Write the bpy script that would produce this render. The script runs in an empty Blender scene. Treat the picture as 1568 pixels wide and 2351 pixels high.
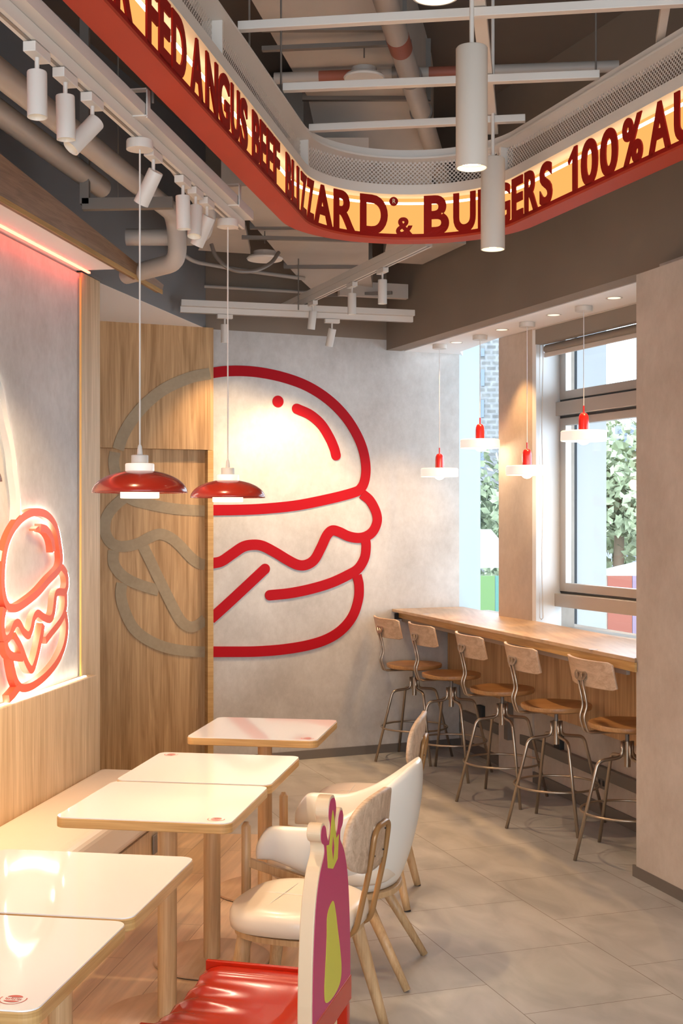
import bpy, bmesh, math, random
from mathutils import Vector, Matrix
random.seed(7)
PI = math.pi
C = bpy.context.scene.collection
SC = bpy.context.scene

# ------------------------------------------------------------------ camera
F, CX, CY, H = 2950.0, 784.0, 1185.0, 1.73
cam_d = bpy.data.cameras.new('camera'); cam = bpy.data.objects.new('camera', cam_d); C.objects.link(cam)
cam.location = (0, 0, H); cam.rotation_euler = (PI/2, 0, 0)
cam_d.sensor_fit = 'VERTICAL'; cam_d.sensor_height = 36.0; cam_d.sensor_width = 24.0
cam_d.lens = F/2351*36.0; cam_d.shift_y = (CY-1175.5)/2351
cam_d.clip_start = 0.05; cam_d.clip_end = 500
SC.camera = cam

# ------------------------------------------------------------------ world + exposure
EXPO = 0.0
SKY = 6.5
W = bpy.data.worlds.new('world'); SC.world = W; W.use_nodes = True
bg = W.node_tree.nodes['Background']; bg.inputs[0].default_value = (0.80, 0.90, 1.0, 1); bg.inputs[1].default_value = SKY
SC.view_settings.view_transform = 'Standard'; SC.view_settings.look = 'None'
SC.view_settings.exposure = EXPO; SC.view_settings.gamma = 1.0; SC.view_settings.use_curve_mapping = False
try:
    SC.cycles.max_bounces = 8; SC.cycles.diffuse_bounces = 5; SC.cycles.glossy_bounces = 4
    SC.cycles.transparent_max_bounces = 10; SC.cycles.caustics_reflective = False; SC.cycles.caustics_refractive = False
    SC.cycles.sample_clamp_indirect = 6.0
except Exception: pass

WARM = (1.0, 0.68, 0.38); AMBER = (1.0, 0.56, 0.22); WARM2 = (1.0, 0.77, 0.54)
def portal(name, loc, rot, sx, sy):
    d = bpy.data.lights.new(name, 'AREA'); d.shape = 'RECTANGLE'; d.size = sx; d.size_y = sy
    d.cycles.is_portal = True
    o = bpy.data.objects.new(name, d); C.objects.link(o); o.location = loc; o.rotation_euler = rot; return o
def spot(loc, dirv, power, ang=40, color=WARM, size=0.02, blend=0.6, parent=None, name='spot_beam'):
    d = bpy.data.lights.new(name, 'SPOT'); d.energy = power; d.color = color
    d.spot_size = math.radians(ang); d.spot_blend = blend; d.shadow_soft_size = size
    o = bpy.data.objects.new(name, d); C.objects.link(o)
    q = Vector(dirv).to_track_quat('-Z', 'Y')
    o.rotation_euler = q.to_euler(); o.location = loc
    if parent: o.parent = parent
    return o

# ------------------------------------------------------------------ projection helpers (reading places off the photo)
def pz(px, py, z):
    D = F*(H-z)/(py-CY); return Vector(((px-CX)/F*D, D, z))
def pd(px, py, D):
    return Vector(((px-CX)/F*D, D, H-(py-CY)/F*D))
def on_line(px, P0, d=None):
    if d is None: P0, d = P0
    k = (px-CX)/F; t = (k*P0[1]-P0[0])/(d[0]-k*d[1])
    return (P0[0]+t*d[0], P0[1]+t*d[1])
def pp(px, py, pl):
    x, y = on_line(px, pl[0], pl[1]); return Vector((x, y, H-(py-CY)/F*y))
def unit(d):
    l = math.hypot(d[0], d[1]); return (d[0]/l, d[1]/l)

# ------------------------------------------------------------------ materials
MATS = {}
def new_mat(name):
    m = bpy.data.materials.new(name); m.use_nodes = True
    b = m.node_tree.nodes['Principled BSDF']; return m, m.node_tree, b
def plain(name, col, rough=0.5, metal=0.0, spec=0.5, coat=0.0, noise=0.0, nscale=8.0, bump=0.0, emit=None, estr=0.0):
    if name in MATS: return MATS[name]
    m, nt, b = new_mat(name)
    b.inputs['Base Color'].default_value = (*col, 1); b.inputs['Roughness'].default_value = rough
    b.inputs['Metallic'].default_value = metal; b.inputs['Specular IOR Level'].default_value = spec
    b.inputs['Coat Weight'].default_value = coat; b.inputs['Coat Roughness'].default_value = 0.08
    if noise or bump:
        tc = nt.nodes.new('ShaderNodeTexCoord'); n = nt.nodes.new('ShaderNodeTexNoise')
        n.inputs['Scale'].default_value = nscale; n.inputs['Detail'].default_value = 6
        nt.links.new(tc.outputs['Object'], n.inputs['Vector'])
        if noise:
            r = nt.nodes.new('ShaderNodeValToRGB')
            r.color_ramp.elements[0].position = 0.3; r.color_ramp.elements[1].position = 0.7
            r.color_ramp.elements[0].color = (*[c*(1-noise) for c in col], 1)
            r.color_ramp.elements[1].color = (*[min(1, c*(1+noise)) for c in col], 1)
            nt.links.new(n.outputs['Fac'], r.inputs['Fac']); nt.links.new(r.outputs['Color'], b.inputs['Base Color'])
        if bump:
            bp = nt.nodes.new('ShaderNodeBump'); bp.inputs['Strength'].default_value = bump; bp.inputs['Distance'].default_value = 0.02
            nt.links.new(n.outputs['Fac'], bp.inputs['Height']); nt.links.new(bp.outputs['Normal'], b.inputs['Normal'])
    if emit:
        b.inputs['Emission Color'].default_value = (*emit, 1); b.inputs['Emission Strength'].default_value = estr
    MATS[name] = m; return m
def concrete(name, c1, c2, scale=1.6, rough=0.75):
    m, nt, b = new_mat(name)
    tc = nt.nodes.new('ShaderNodeTexCoord')
    n1 = nt.nodes.new('ShaderNodeTexNoise'); n1.inputs['Scale'].default_value = scale; n1.inputs['Detail'].default_value = 8; n1.inputs['Roughness'].default_value = 0.62
    mp = nt.nodes.new('ShaderNodeMapping'); mp.inputs['Scale'].default_value = (9, 9, 6.5)
    n2 = nt.nodes.new('ShaderNodeTexNoise'); n2.inputs['Scale'].default_value = 2.5; n2.inputs['Detail'].default_value = 8; n2.inputs['Roughness'].default_value = 0.7
    nt.links.new(tc.outputs['Object'], n1.inputs['Vector']); nt.links.new(tc.outputs['Object'], mp.inputs['Vector']); nt.links.new(mp.outputs['Vector'], n2.inputs['Vector'])
    mx = nt.nodes.new('ShaderNodeMath'); mx.operation = 'ADD'
    s = nt.nodes.new('ShaderNodeMath'); s.operation = 'MULTIPLY'; s.inputs[1].default_value = 0.45
    nt.links.new(n2.outputs['Fac'], s.inputs[0]); nt.links.new(n1.outputs['Fac'], mx.inputs[0]); nt.links.new(s.outputs[0], mx.inputs[1])
    r = nt.nodes.new('ShaderNodeValToRGB'); r.color_ramp.elements[0].position = 0.52; r.color_ramp.elements[1].position = 0.92
    r.color_ramp.elements[0].color = (*c1, 1); r.color_ramp.elements[1].color = (*c2, 1)
    nt.links.new(mx.outputs[0], r.inputs['Fac']); nt.links.new(r.outputs['Color'], b.inputs['Base Color'])
    b.inputs['Roughness'].default_value = rough; b.inputs['Specular IOR Level'].default_value = 0.3
    return m
def wood(name, c1, c2, sc=(16, 16, 1.1), rough=0.45, dist=1.4, coat=0.0):
    m, nt, b = new_mat(name)
    tc = nt.nodes.new('ShaderNodeTexCoord'); mp = nt.nodes.new('ShaderNodeMapping'); mp.inputs['Scale'].default_value = sc
    n = nt.nodes.new('ShaderNodeTexNoise'); n.inputs['Scale'].default_value = 1.0; n.inputs['Detail'].default_value = 5; n.inputs['Distortion'].default_value = dist; n.inputs['Roughness'].default_value = 0.55
    mp2 = nt.nodes.new('ShaderNodeMapping'); mp2.inputs['Scale'].default_value = tuple(v*9 if v > 3 else v*2.5 for v in sc)
    n2 = nt.nodes.new('ShaderNodeTexNoise'); n2.inputs['Scale'].default_value = 1.0; n2.inputs['Detail'].default_value = 3
    for a, q in ((mp, n), (mp2, n2)):
        nt.links.new(tc.outputs['Object'], a.inputs['Vector']); nt.links.new(a.outputs['Vector'], q.inputs['Vector'])
    s = nt.nodes.new('ShaderNodeMath'); s.operation = 'MULTIPLY'; s.inputs[1].default_value = 0.5
    ad = nt.nodes.new('ShaderNodeMath'); ad.operation = 'ADD'
    nt.links.new(n2.outputs['Fac'], s.inputs[0]); nt.links.new(n.outputs['Fac'], ad.inputs[0]); nt.links.new(s.outputs[0], ad.inputs[1])
    r = nt.nodes.new('ShaderNodeValToRGB'); r.color_ramp.elements[0].position = 0.55; r.color_ramp.elements[1].position = 0.95
    r.color_ramp.elements[0].color = (*c1, 1); r.color_ramp.elements[1].color = (*c2, 1)
    nt.links.new(ad.outputs[0], r.inputs['Fac']); nt.links.new(r.outputs['Color'], b.inputs['Base Color'])
    b.inputs['Roughness'].default_value = rough; b.inputs['Specular IOR Level'].default_value = 0.4
    b.inputs['Coat Weight'].default_value = coat; b.inputs['Coat Roughness'].default_value = 0.15
    return m
def emis(name, col, strength):
    if name in MATS: return MATS[name]
    m = bpy.data.materials.new(name); m.use_nodes = True; nt = m.node_tree
    nt.nodes.remove(nt.nodes['Principled BSDF'])
    e = nt.nodes.new('ShaderNodeEmission'); e.inputs[0].default_value = (*col, 1); e.inputs[1].default_value = strength
    nt.links.new(e.outputs[0], nt.nodes['Material Output'].inputs[0]); MATS[name] = m; return m
def brick_mat(name, bw, bh, c1, c2, cm, mortar, rough, grain=None, offset=0.5, noise_s=3.0, spec=0.4):
    m, nt, b = new_mat(name)
    uv = nt.nodes.new('ShaderNodeUVMap')
    br = nt.nodes.new('ShaderNodeTexBrick'); br.offset = offset; br.inputs['Scale'].default_value = 1.0
    br.inputs['Brick Width'].default_value = bw; br.inputs['Row Height'].default_value = bh
    br.inputs['Mortar Size'].default_value = mortar; br.inputs['Mortar Smooth'].default_value = 0.0; br.inputs['Bias'].default_value = 0.0
    br.inputs['Color1'].default_value = (*c1, 1); br.inputs['Color2'].default_value = (*c2, 1); br.inputs['Mortar'].default_value = (*cm, 1)
    nt.links.new(uv.outputs[0], br.inputs['Vector'])
    mp = nt.nodes.new('ShaderNodeMapping'); mp.inputs['Scale'].default_value = grain or (1, 1, 1)
    n = nt.nodes.new('ShaderNodeTexNoise'); n.inputs['Scale'].default_value = noise_s; n.inputs['Detail'].default_value = 7; n.inputs['Distortion'].default_value = 0.8
    nt.links.new(uv.outputs[0], mp.inputs['Vector']); nt.links.new(mp.outputs['Vector'], n.inputs['Vector'])
    r = nt.nodes.new('ShaderNodeValToRGB'); r.color_ramp.elements[0].position = 0.3; r.color_ramp.elements[1].position = 0.72
    r.color_ramp.elements[0].color = (0.72, 0.72, 0.72, 1); r.color_ramp.elements[1].color = (1.08, 1.08, 1.08, 1)
    mx = nt.nodes.new('ShaderNodeMix'); mx.data_type = 'RGBA'; mx.blend_type = 'MULTIPLY'; mx.inputs[0].default_value = 1.0
    nt.links.new(n.outputs['Fac'], r.inputs['Fac']); nt.links.new(br.outputs['Color'], mx.inputs[6]); nt.links.new(r.outputs['Color'], mx.inputs[7])
    nt.links.new(mx.outputs[2], b.inputs['Base Color'])
    b.inputs['Roughness'].default_value = rough; b.inputs['Specular IOR Level'].default_value = spec
    return m
def glass_mat(name, tint=(0.93, 0.97, 1.0)):
    m = bpy.data.materials.new(name); m.use_nodes = True; nt = m.node_tree; nt.nodes.remove(nt.nodes['Principled BSDF'])
    t = nt.nodes.new('ShaderNodeBsdfTransparent'); t.inputs[0].default_value = (*tint, 1)
    g = nt.nodes.new('ShaderNodeBsdfGlossy'); g.inputs['Roughness'].default_value = 0.02
    mx = nt.nodes.new('ShaderNodeMixShader'); mx.inputs[0].default_value = 0.03
    nt.links.new(t.outputs[0], mx.inputs[1]); nt.links.new(g.outputs[0], mx.inputs[2]); nt.links.new(mx.outputs[0], nt.nodes['Material Output'].inputs[0])
    return m
def mesh_panel_mat(name, col, cell=0.0135):
    m, nt, b = new_mat(name)
    b.inputs['Base Color'].default_value = (*col, 1); b.inputs['Roughness'].default_value = 0.5
    uv = nt.nodes.new('ShaderNodeUVMap'); mp = nt.nodes.new('ShaderNodeMapping'); mp.inputs['Scale'].default_value = (1/cell, 1/(cell*1.0), 1); mp.inputs['Rotation'].default_value = (0, 0, PI/4)
    v = nt.nodes.new('ShaderNodeTexVoronoi'); v.voronoi_dimensions = '2D'; v.inputs['Randomness'].default_value = 0.0; v.inputs['Scale'].default_value = 1.0
    lt = nt.nodes.new('ShaderNodeMath'); lt.operation = 'LESS_THAN'; lt.inputs[1].default_value = 0.37
    t = nt.nodes.new('ShaderNodeBsdfTransparent'); mx = nt.nodes.new('ShaderNodeMixShader')
    nt.links.new(uv.outputs[0], mp.inputs['Vector']); nt.links.new(mp.outputs['Vector'], v.inputs['Vector']); nt.links.new(v.outputs['Distance'], lt.inputs[0])
    nt.links.new(lt.outputs[0], mx.inputs[0]); nt.links.new(b.outputs[0], mx.inputs[1]); nt.links.new(t.outputs[0], mx.inputs[2])
    nt.links.new(mx.outputs[0], nt.nodes['Material Output'].inputs[0]); return m

M = dict(
 conc=concrete('concrete_wall', (0.44, 0.41, 0.38), (0.63, 0.605, 0.575)),
 conc_pillar=concrete('concrete_pillar', (0.46, 0.38, 0.31), (0.60, 0.515, 0.435), 2.2),
 paint=plain('grey_paint', (0.235, 0.18, 0.135), 0.85, noise=0.05, nscale=2),
 paintb=plain('blue_grey_paint', (0.19, 0.185, 0.185), 0.85, noise=0.05, nscale=2),
 ceil=plain('dark_slab', (0.14, 0.115, 0.095), 0.9, noise=0.08, nscale=1.5),
 white=plain('white_plaster', (0.90, 0.87, 0.84), 0.8),
 oak=wood('oak_panel', (0.35, 0.19, 0.075), (0.62, 0.385, 0.19)),
 oakl=wood('pale_oak', (0.47, 0.31, 0.165), (0.68, 0.49, 0.295)),
 oakd=wood('oak_canopy', (0.18, 0.10, 0.052), (0.29, 0.17, 0.095), (3, 3, 30)),
 oakh=wood('oak_counter', (0.42, 0.26, 0.14), (0.60, 0.42, 0.27), (5, 1.2, 5), 0.35),
 oake=wood('oak_edge', (0.44, 0.25, 0.085), (0.60, 0.37, 0.15), (2, 2, 40), 0.4),
 oakv=wood('oak_leg', (0.46, 0.28, 0.13), (0.64, 0.43, 0.23), (30, 30, 2), 0.4),
 ash=wood('ash_ply', (0.42, 0.29, 0.19), (0.66, 0.50, 0.36), (30, 3, 14), 0.45),
 walnut=wood('seat_wood', (0.36, 0.165, 0.055), (0.53, 0.285, 0.115), (22, 2.5, 8), 0.38),
 stoolback=wood('stool_back_wood', (0.48, 0.31, 0.19), (0.66, 0.46, 0.31), (3, 30, 30), 0.4),
 bronze=plain('bronze_frame', (0.36, 0.19, 0.07), 0.32, 0.25),
 steel=plain('brushed_steel', (0.46, 0.37, 0.28), 0.32, 0.9),
 alu=plain('aluminium', (0.50, 0.46, 0.42), 0.38, 0.7),
 wmetal=plain('white_metal', (0.66, 0.61, 0.55), 0.45),
 wpaint=plain('white_duct_paint', (0.52, 0.46, 0.40), 0.6, noise=0.08, nscale=3, bump=0.35),
 pipe=plain('pipe_paint', (0.46, 0.41, 0.36), 0.5, noise=0.05, nscale=4),
 dkmetal=plain('dark_galvanised', (0.22, 0.19, 0.165), 0.5, 0.5),
 black=plain('black_rubber', (0.02, 0.02, 0.02), 0.6),
 red=plain('mural_red', (0.38, 0.004, 0.010), 0.7, spec=0.15),
 signred=plain('sign_red', (0.44, 0.045, 0.018), 0.6, spec=0.25),
 letred=plain('letter_red', (0.27, 0.007, 0.003), 0.65, spec=0.15),
 lampred=plain('lamp_red', (0.30, 0.018, 0.008), 0.22, coat=0.4),
 capred=plain('cap_red', (0.72, 0.02, 0.015), 0.25, coat=0.4),
 chairred=plain('chair_red_lacquer', (0.50, 0.020, 0.004), 0.25, spec=0.35, coat=0.08),
 brown=wood('mural_brown', (0.34, 0.25, 0.15), (0.40, 0.30, 0.185), (5, 5, 5), 0.6),
 white2=plain('bracket_white', (0.7, 0.66, 0.6), 0.5),
 leather=plain('cream_leather', (0.78, 0.68, 0.55), 0.32, coat=0.15),
 leatherw=plain('white_leather', (0.80, 0.77, 0.70), 0.28, coat=0.2),
 bench=plain('bench_vinyl', (0.76, 0.66, 0.54), 0.38),
 laminate=plain('white_laminate', (0.90, 0.87, 0.83), 0.05),
 neon=plain('burger_relief_red', (0.80, 0.13, 0.06), 0.5),
 neonw=plain('relief_white', (0.85, 0.80, 0.72), 0.5),
 glass=glass_mat('window_glass'),
 mesh=mesh_panel_mat('perforated_steel', (0.55, 0.50, 0.45)),
 blind=plain('blind_fabric', (0.27, 0.235, 0.20), 0.8),
 blindw=plain('blind_bar', (0.62, 0.56, 0.50), 0.5),
 ext=plain('exterior_cladding', (0.42, 0.46, 0.48), 0.6),
 frost=plain('opal_glass', (0.92, 0.88, 0.82), 0.3, emit=(1.0, 0.86, 0.70), estr=0.35),
 magenta=plain('magenta_print', (0.50, 0.02, 0.13), 0.35),
 lime=plain('lime_print', (0.62, 0.60, 0.05), 0.35),
 cream=plain('cream_paint', (0.66, 0.50, 0.33), 0.4),
 leaf=plain('foliage', (0.30, 0.34, 0.20), 0.7, noise=0.4, nscale=3),
 bark=plain('bark', (0.2, 0.14, 0.09), 0.9),
)
GLOWW = emis('warm_led_white', (1.0, 0.86, 0.66), 16)
LENS = emis('lamp_lens', (1.0, 0.78, 0.5), 14)
SPOTLENS = emis('spot_reflector', (1.0, 0.75, 0.45), 1.6)
REDLED = emis('red_led', (1.0, 0.07, 0.035), 18)
HALO = emis('halo_led', (1.0, 0.90, 0.76), 24)
SIGNPANEL = emis('sign_backlight', (1.0, 0.43, 0.115), 1.2)
SIGNLED = emis('sign_led_strip', (1.0, 0.80, 0.45), 7)
BULB = emis('bulb', (1.0, 0.88, 0.70), 6)

# ------------------------------------------------------------------ mesh builders
def link_mesh(name, me, mat, parent=None, smooth=False):
    if smooth:
        for p in me.polygons: p.use_smooth = True
    o = bpy.data.objects.new(name, me); C.objects.link(o)
    if mat is not None: me.materials.append(mat)
    if parent: o.parent = parent
    return o
class B:
    def __init__(s): s.bm = bmesh.new()
    def poly_prism(s, pts, z0, z1):
        a = [s.bm.verts.new((p[0], p[1], z0)) for p in pts]; b = [s.bm.verts.new((p[0], p[1], z1)) for p in pts]
        n = len(pts); s.bm.faces.new(a[::-1]); s.bm.faces.new(b)
        for i in range(n): s.bm.faces.new((a[i], a[(i+1) % n], b[(i+1) % n], b[i]))
        return s
    def box(s, c, size, rz=0.0, mat=None):
        hx, hy, hz = size[0]/2, size[1]/2, size[2]/2
        R = Matrix.Rotation(rz, 4, 'Z') if mat is None else mat
        v = [s.bm.verts.new(Vector(c)+R @ Vector((x*hx, y*hy, z*hz))) for x in (-1, 1) for y in (-1, 1) for z in (-1, 1)]
        for f in ((0, 1, 3, 2), (4, 6, 7, 5), (0, 4, 5, 1), (2, 3, 7, 6), (0, 2, 6, 4), (1, 5, 7, 3)):
            s.bm.faces.new([v[i] for i in f])
        return s
    def bar(s, p, q, w, h, up=(0, 0, 1)):     # rectangular bar between two points
        p, q = Vector(p), Vector(q); d = (q-p); L = d.length; y = d.normalized(); x = y.cross(Vector(up)).normalized(); z = x.cross(y)
        R = Matrix((x, y, z)).transposed().to_4x4()
        return s.box((p+q)/2, (w, L, h), mat=R)
    def slab(s, p, q, t, z0, z1, side=1):     # vertical wall slab in plan from p to q, thickness t to one side
        d = unit((q[0]-p[0], q[1]-p[1])); n = (d[1]*side*t, -d[0]*side*t)
        return s.poly_prism([p, q, (q[0]+n[0], q[1]+n[1]), (p[0]+n[0], p[1]+n[1])], z0, z1)
    def tube(s, pts, r, seg=12, cap=True, closed=False):
        pts = [Vector(p) for p in pts]; n = len(pts); rs = r if isinstance(r, (list, tuple)) else [r]*n
        rings = []; up = Vector((0, 0, 1)); prev = None
        for i, p in enumerate(pts):
            if closed: t = (pts[(i+1) % n]-pts[i-1]).normalized()
            else:
                a = pts[max(i-1, 0)]; b = pts[min(i+1, n-1)]; t = (b-a).normalized()
            if prev is None:
                ref = up if abs(t.dot(up)) < 0.95 else Vector((1, 0, 0)); x = t.cross(ref).normalized()
            else:
                x = (prev-t*prev.dot(t)).normalized()
            prev = x; y = t.cross(x)
            rings.append([s.bm.verts.new(p+(x*math.cos(2*PI*k/seg)+y*math.sin(2*PI*k/seg))*rs[i]) for k in range(seg)])
        m = n if closed else n-1
        for i in range(m):
            A, Bq = rings[i], rings[(i+1) % n]
            for k in range(seg):
                s.bm.faces.new((A[k], A[(k+1) % seg], Bq[(k+1) % seg], Bq[k]))
        if cap and not closed:
            s.bm.faces.new(rings[0][::-1]); s.bm.faces.new(rings[-1])
        return s
    def lathe(s, prof, c=(0, 0, 0), seg=40, cap=True, R=None):
        rings = []
        for r, z in prof:
            ring = []
            for k in range(seg):
                v = Vector((r*math.cos(2*PI*k/seg), r*math.sin(2*PI*k/seg), z))
                if R is not None: v = R @ v
                ring.append(s.bm.verts.new(v+Vector(c)))
            rings.append(ring)
        for a, b in zip(rings, rings[1:]):
            for k in range(seg): s.bm.faces.new((a[k], a[(k+1) % seg], b[(k+1) % seg], b[k]))
        if cap:
            s.bm.faces.new(rings[0][::-1]); s.bm.faces.new(rings[-1])
        return s
    def grid(s, fn, nu, nv, closed_u=False):
        g = [[s.bm.verts.new(fn(i/(nu if closed_u else nu-1), j/(nv-1))) for j in range(nv)] for i in range(nu)]
        for i in range(nu if closed_u else nu-1):
            for j in range(nv-1):
                a = g[i]; b = g[(i+1) % nu]; s.bm.faces.new((a[j], b[j], b[j+1], a[j+1]))
        return g
    def obj(s, name, mat, parent=None, smooth=False, bevel=0.0, auto=False, seg=2, subsurf=0, solid=0.0, soff=0.0):
        bmesh.ops.recalc_face_normals(s.bm, faces=s.bm.faces)
        if auto:
            for f in s.bm.faces: f.smooth = True
            for e in s.bm.edges:
                if len(e.link_faces) == 2 and e.calc_face_angle(0) > math.radians(38): e.smooth = False
        me = bpy.data.meshes.new(name); s.bm.to_mesh(me); s.bm.free()
        o = link_mesh(name, me, mat, parent, smooth)
        if solid:
            md = o.modifiers.new('solid', 'SOLIDIFY'); md.thickness = solid; md.offset = soff
        if bevel:
            md = o.modifiers.new('bevel', 'BEVEL'); md.width = bevel; md.segments = seg; md.limit_method = 'ANGLE'; md.angle_limit = math.radians(40)
            if not (auto or smooth):
                for p in me.polygons: p.use_smooth = False
        if subsurf:
            md = o.modifiers.new('sub', 'SUBSURF'); md.levels = subsurf; md.render_levels = subsurf
        return o
def thing(name, label, cat, loc=(0, 0, 0), rz=0.0, group=None):
    o = bpy.data.objects.new(name, None); C.objects.link(o); o.location = loc; o.rotation_euler = (0, 0, rz)
    o.empty_display_size = 0.1
    o['label'] = label; o['category'] = cat
    if group: o['group'] = group
    return o
def tag(o, label, cat, group=None, kind=None):
    o['label'] = label; o['category'] = cat
    if group: o['group'] = group
    if kind: o['kind'] = kind
    return o
def struct(o): o['kind'] = 'structure'; return o
def dup(root, loc, rz=None, label=None):
    r = root.copy(); C.objects.link(r); r.location = loc
    if rz is not None: r.rotation_euler = (0, 0, rz)
    if label: r['label'] = label
    for ch in list(root.children):
        c = ch.copy(); C.objects.link(c); c.parent = r
        for g in list(ch.children):
            d = g.copy(); C.objects.link(d); d.parent = c
    return r
def spline(pts, n=10, closed=False):
    P = [Vector(p) for p in pts]; N = len(P); out = []
    rng = range(N if closed else N-1)
    for i in rng:
        if closed: a, b, c, d = P[(i-1) % N], P[i], P[(i+1) % N], P[(i+2) % N]
        else:
            b, c = P[i], P[i+1]; a = P[i-1] if i > 0 else b*2-c; d = P[i+2] if i+2 < N else c*2-b
        for k in range(n):
            t = k/n; out.append(0.5*((2*b)+(c-a)*t+(2*a-5*b+4*c-d)*t*t+(3*b-a-3*c+d)*t*t*t))
    if not closed: out.append(P[-1])
    return out
def round_rect(w, d, r, n=6):
    out = []
    for cx_, cy_, a0 in ((w/2-r, d/2-r, 0), (-w/2+r, d/2-r, 90), (-w/2+r, -d/2+r, 180), (w/2-r, -d/2+r, 270)):
        for k in range(n+1):
            a = math.radians(a0+90*k/n); out.append((cx_+r*math.cos(a), cy_+r*math.sin(a)))
    return out
def fillet(pts, r, n=6):
    P = [Vector(p) for p in pts]; out = [P[0]]
    for i in range(1, len(P)-1):
        a, b, c = P[i-1], P[i], P[i+1]; u = (a-b); v = (c-b); rr = min(r, u.length*0.48, v.length*0.48)
        p0 = b+u.normalized()*rr; p1 = b+v.normalized()*rr
        for k in range(n+1):
            t = k/n; out.append(p0*(1-t)**2+b*2*t*(1-t)+p1*t*t)
    out.append(P[-1]); return out

# ------------------------------------------------------------------ plan lines of the room (point, direction)
dBACK = unit((1.0, 0.44))
BACK = ((-0.3065, 9.13), dBACK)
LW = ((-1.28, 6.29), unit((0.162, 1)))                 # banquette wall face
def lwx(y, off=0.0): return -1.28+0.162*(y-6.29)+off
UPL = ((-1.335, 7.11), unit((0.233, 1)))
def upx(y): return -1.335+0.233*(y-7.11)
BEAM = ((1.478, 6.458), unit((-0.389, 1)))
def bmx(y): return 1.478-0.389*(y-6.458)
PIL = ((1.411, 6.15), unit((-0.305, 1)))
def plx(y): return 1.411-0.305*(y-6.15)
UW = ((0.896, 9.65), unit((-0.278, 1)))                # low wall under the counter
def uwx(y): return 0.896-0.278*(y-9.65)
WIN = ((1.426, 8.433), unit((-0.414, 1)))
def wnx(y): return 1.426-0.414*(y-8.433)
CF = ((0.371, 9.6), unit((-0.297, 1)))
def cfx(y): return 0.371-0.297*(y-9.6)
SOF = 2.945
def bky(x): return 9.13+0.44*(x+0.3065)

# floors with UV laid along their boards
def flat_uv(name, pts, z0, z1, mat, o, d, du=0.0):
    b = B(); b.poly_prism(pts, z0, z1); ob = b.obj(name, mat); me = ob.data
    uvl = me.uv_layers.new(name='UVMap'); d = unit(d); n = (d[1], -d[0])
    for l in me.loops:
        v = me.vertices[l.vertex_index].co; q = (v.x-o[0], v.y-o[1])
        uvl.data[l.index].uv = (q[0]*d[0]+q[1]*d[1]+du, q[0]*n[0]+q[1]*n[1])
    return ob
tile = brick_mat('floor_tile', 0.6, 0.6, (0.42, 0.415, 0.415), (0.46, 0.455, 0.45), (0.17, 0.13, 0.10), 0.0016, 0.42, grain=(1.2, 2.5, 1), noise_s=2.2)
plank = brick_mat('floor_plank', 1.2, 0.19, (0.60, 0.41, 0.235), (0.72, 0.52, 0.33), (0.30, 0.19, 0.11), 0.0014, 0.34, grain=(0.7, 9, 1), offset=0.37, noise_s=2.2, spec=0.5)
struct(flat_uv('floor', [(-4.2, -3.2), (6.5, -3.2), (6.5, 11.2), (-4.2, 11.2)], -0.12, 0.0, tile, (0.44, 5.03), (-0.34, 1), 0.3))
def rowx(y, off): return 0.162*y-1.314+off
pts = [(lwx(-1.0)-0.05, -1.0), (rowx(-1.0, 0.46), -1.0), (rowx(6.9, 0.46), 6.93), (lwx(7.0)-0.02, 7.03)]
struct(flat_uv('floor_wood', pts, 0.0005, 0.002, plank, (-0.6, 3.0), (0.162, 1)))

# ceiling and upper walls
struct(B().poly_prism([(-4.5, -3.3), (7, -3.3), (7, 11.4), (-4.5, 11.4)], 4.3, 4.42).obj('ceiling', M['ceil']))
def bpt(x): return (x, bky(x))
struct(B().slab(bpt(-2.6), bpt(1.02), 0.25, 3.02, 4.3, -1).obj('wall_back_upper', M['paint']))
XW = -0.915
wx = on_line(483, *BACK)[0]
struct(B().slab(bpt(wx), bpt(0.885), 0.25, 0.0, 3.02, -1).obj('wall_back', M['conc']))
# window-side return of the back wall, outside the soffit line
e0 = on_line(1054, *BACK); 
struct(B().slab(e0, (on_line(1103, ((0, 9.98), (1, 0.3)))), 0.2, -0.1, 4.0, -1).obj('wall_return', M['ext']))
# oak clad bay of the back wall: upper box, recessed lower panel, jamb board
RB = 0.10
def off_back(x, o): return (x+dBACK[1]*o, bky(x)-dBACK[0]*o)   # o>0 : towards the room
struct(B().slab(bpt(-2.6), bpt(wx), 0.25, 0.0, 3.02, -1).obj('wall_back_oak', M['oak']))
zs = H+(CY-1033)/F*8.8
ob = B().slab(off_back(-2.2, 0.0), off_back(wx-0.001, 0.0), 0.07, zs, 3.02, 1).obj('oak_overhead_panel', M['oak'])
tag(ob, 'oak veneer overhead panel above the recessed bay of the burger mural', 'wall panel')
jx = on_line(470, *BACK)[0]
ob = B().slab(off_back(jx, 0.0), off_back(wx-0.001, 0.0), 0.07, 0.0, zs-0.002, 1).obj('oak_jamb_board', M['oake'])
tag(ob, 'narrow upright oak board between the oak bay and the concrete wall', 'board')
# low bits closing the alcove on the left
struct(B().slab((-2.5, 6.4), (-2.3, 9.2), 0.1, 0, 3.02, -1).obj('wall_alcove', M['conc']))
struct(B().poly_prism([(-2.5, 6.45), (lwx(6.60)-0.12, 6.45), (lwx(6.60)-0.12, 6.55), (-2.5, 6.55)], 0, 3.02).obj('wall_alcove_end', M['conc']))
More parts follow.
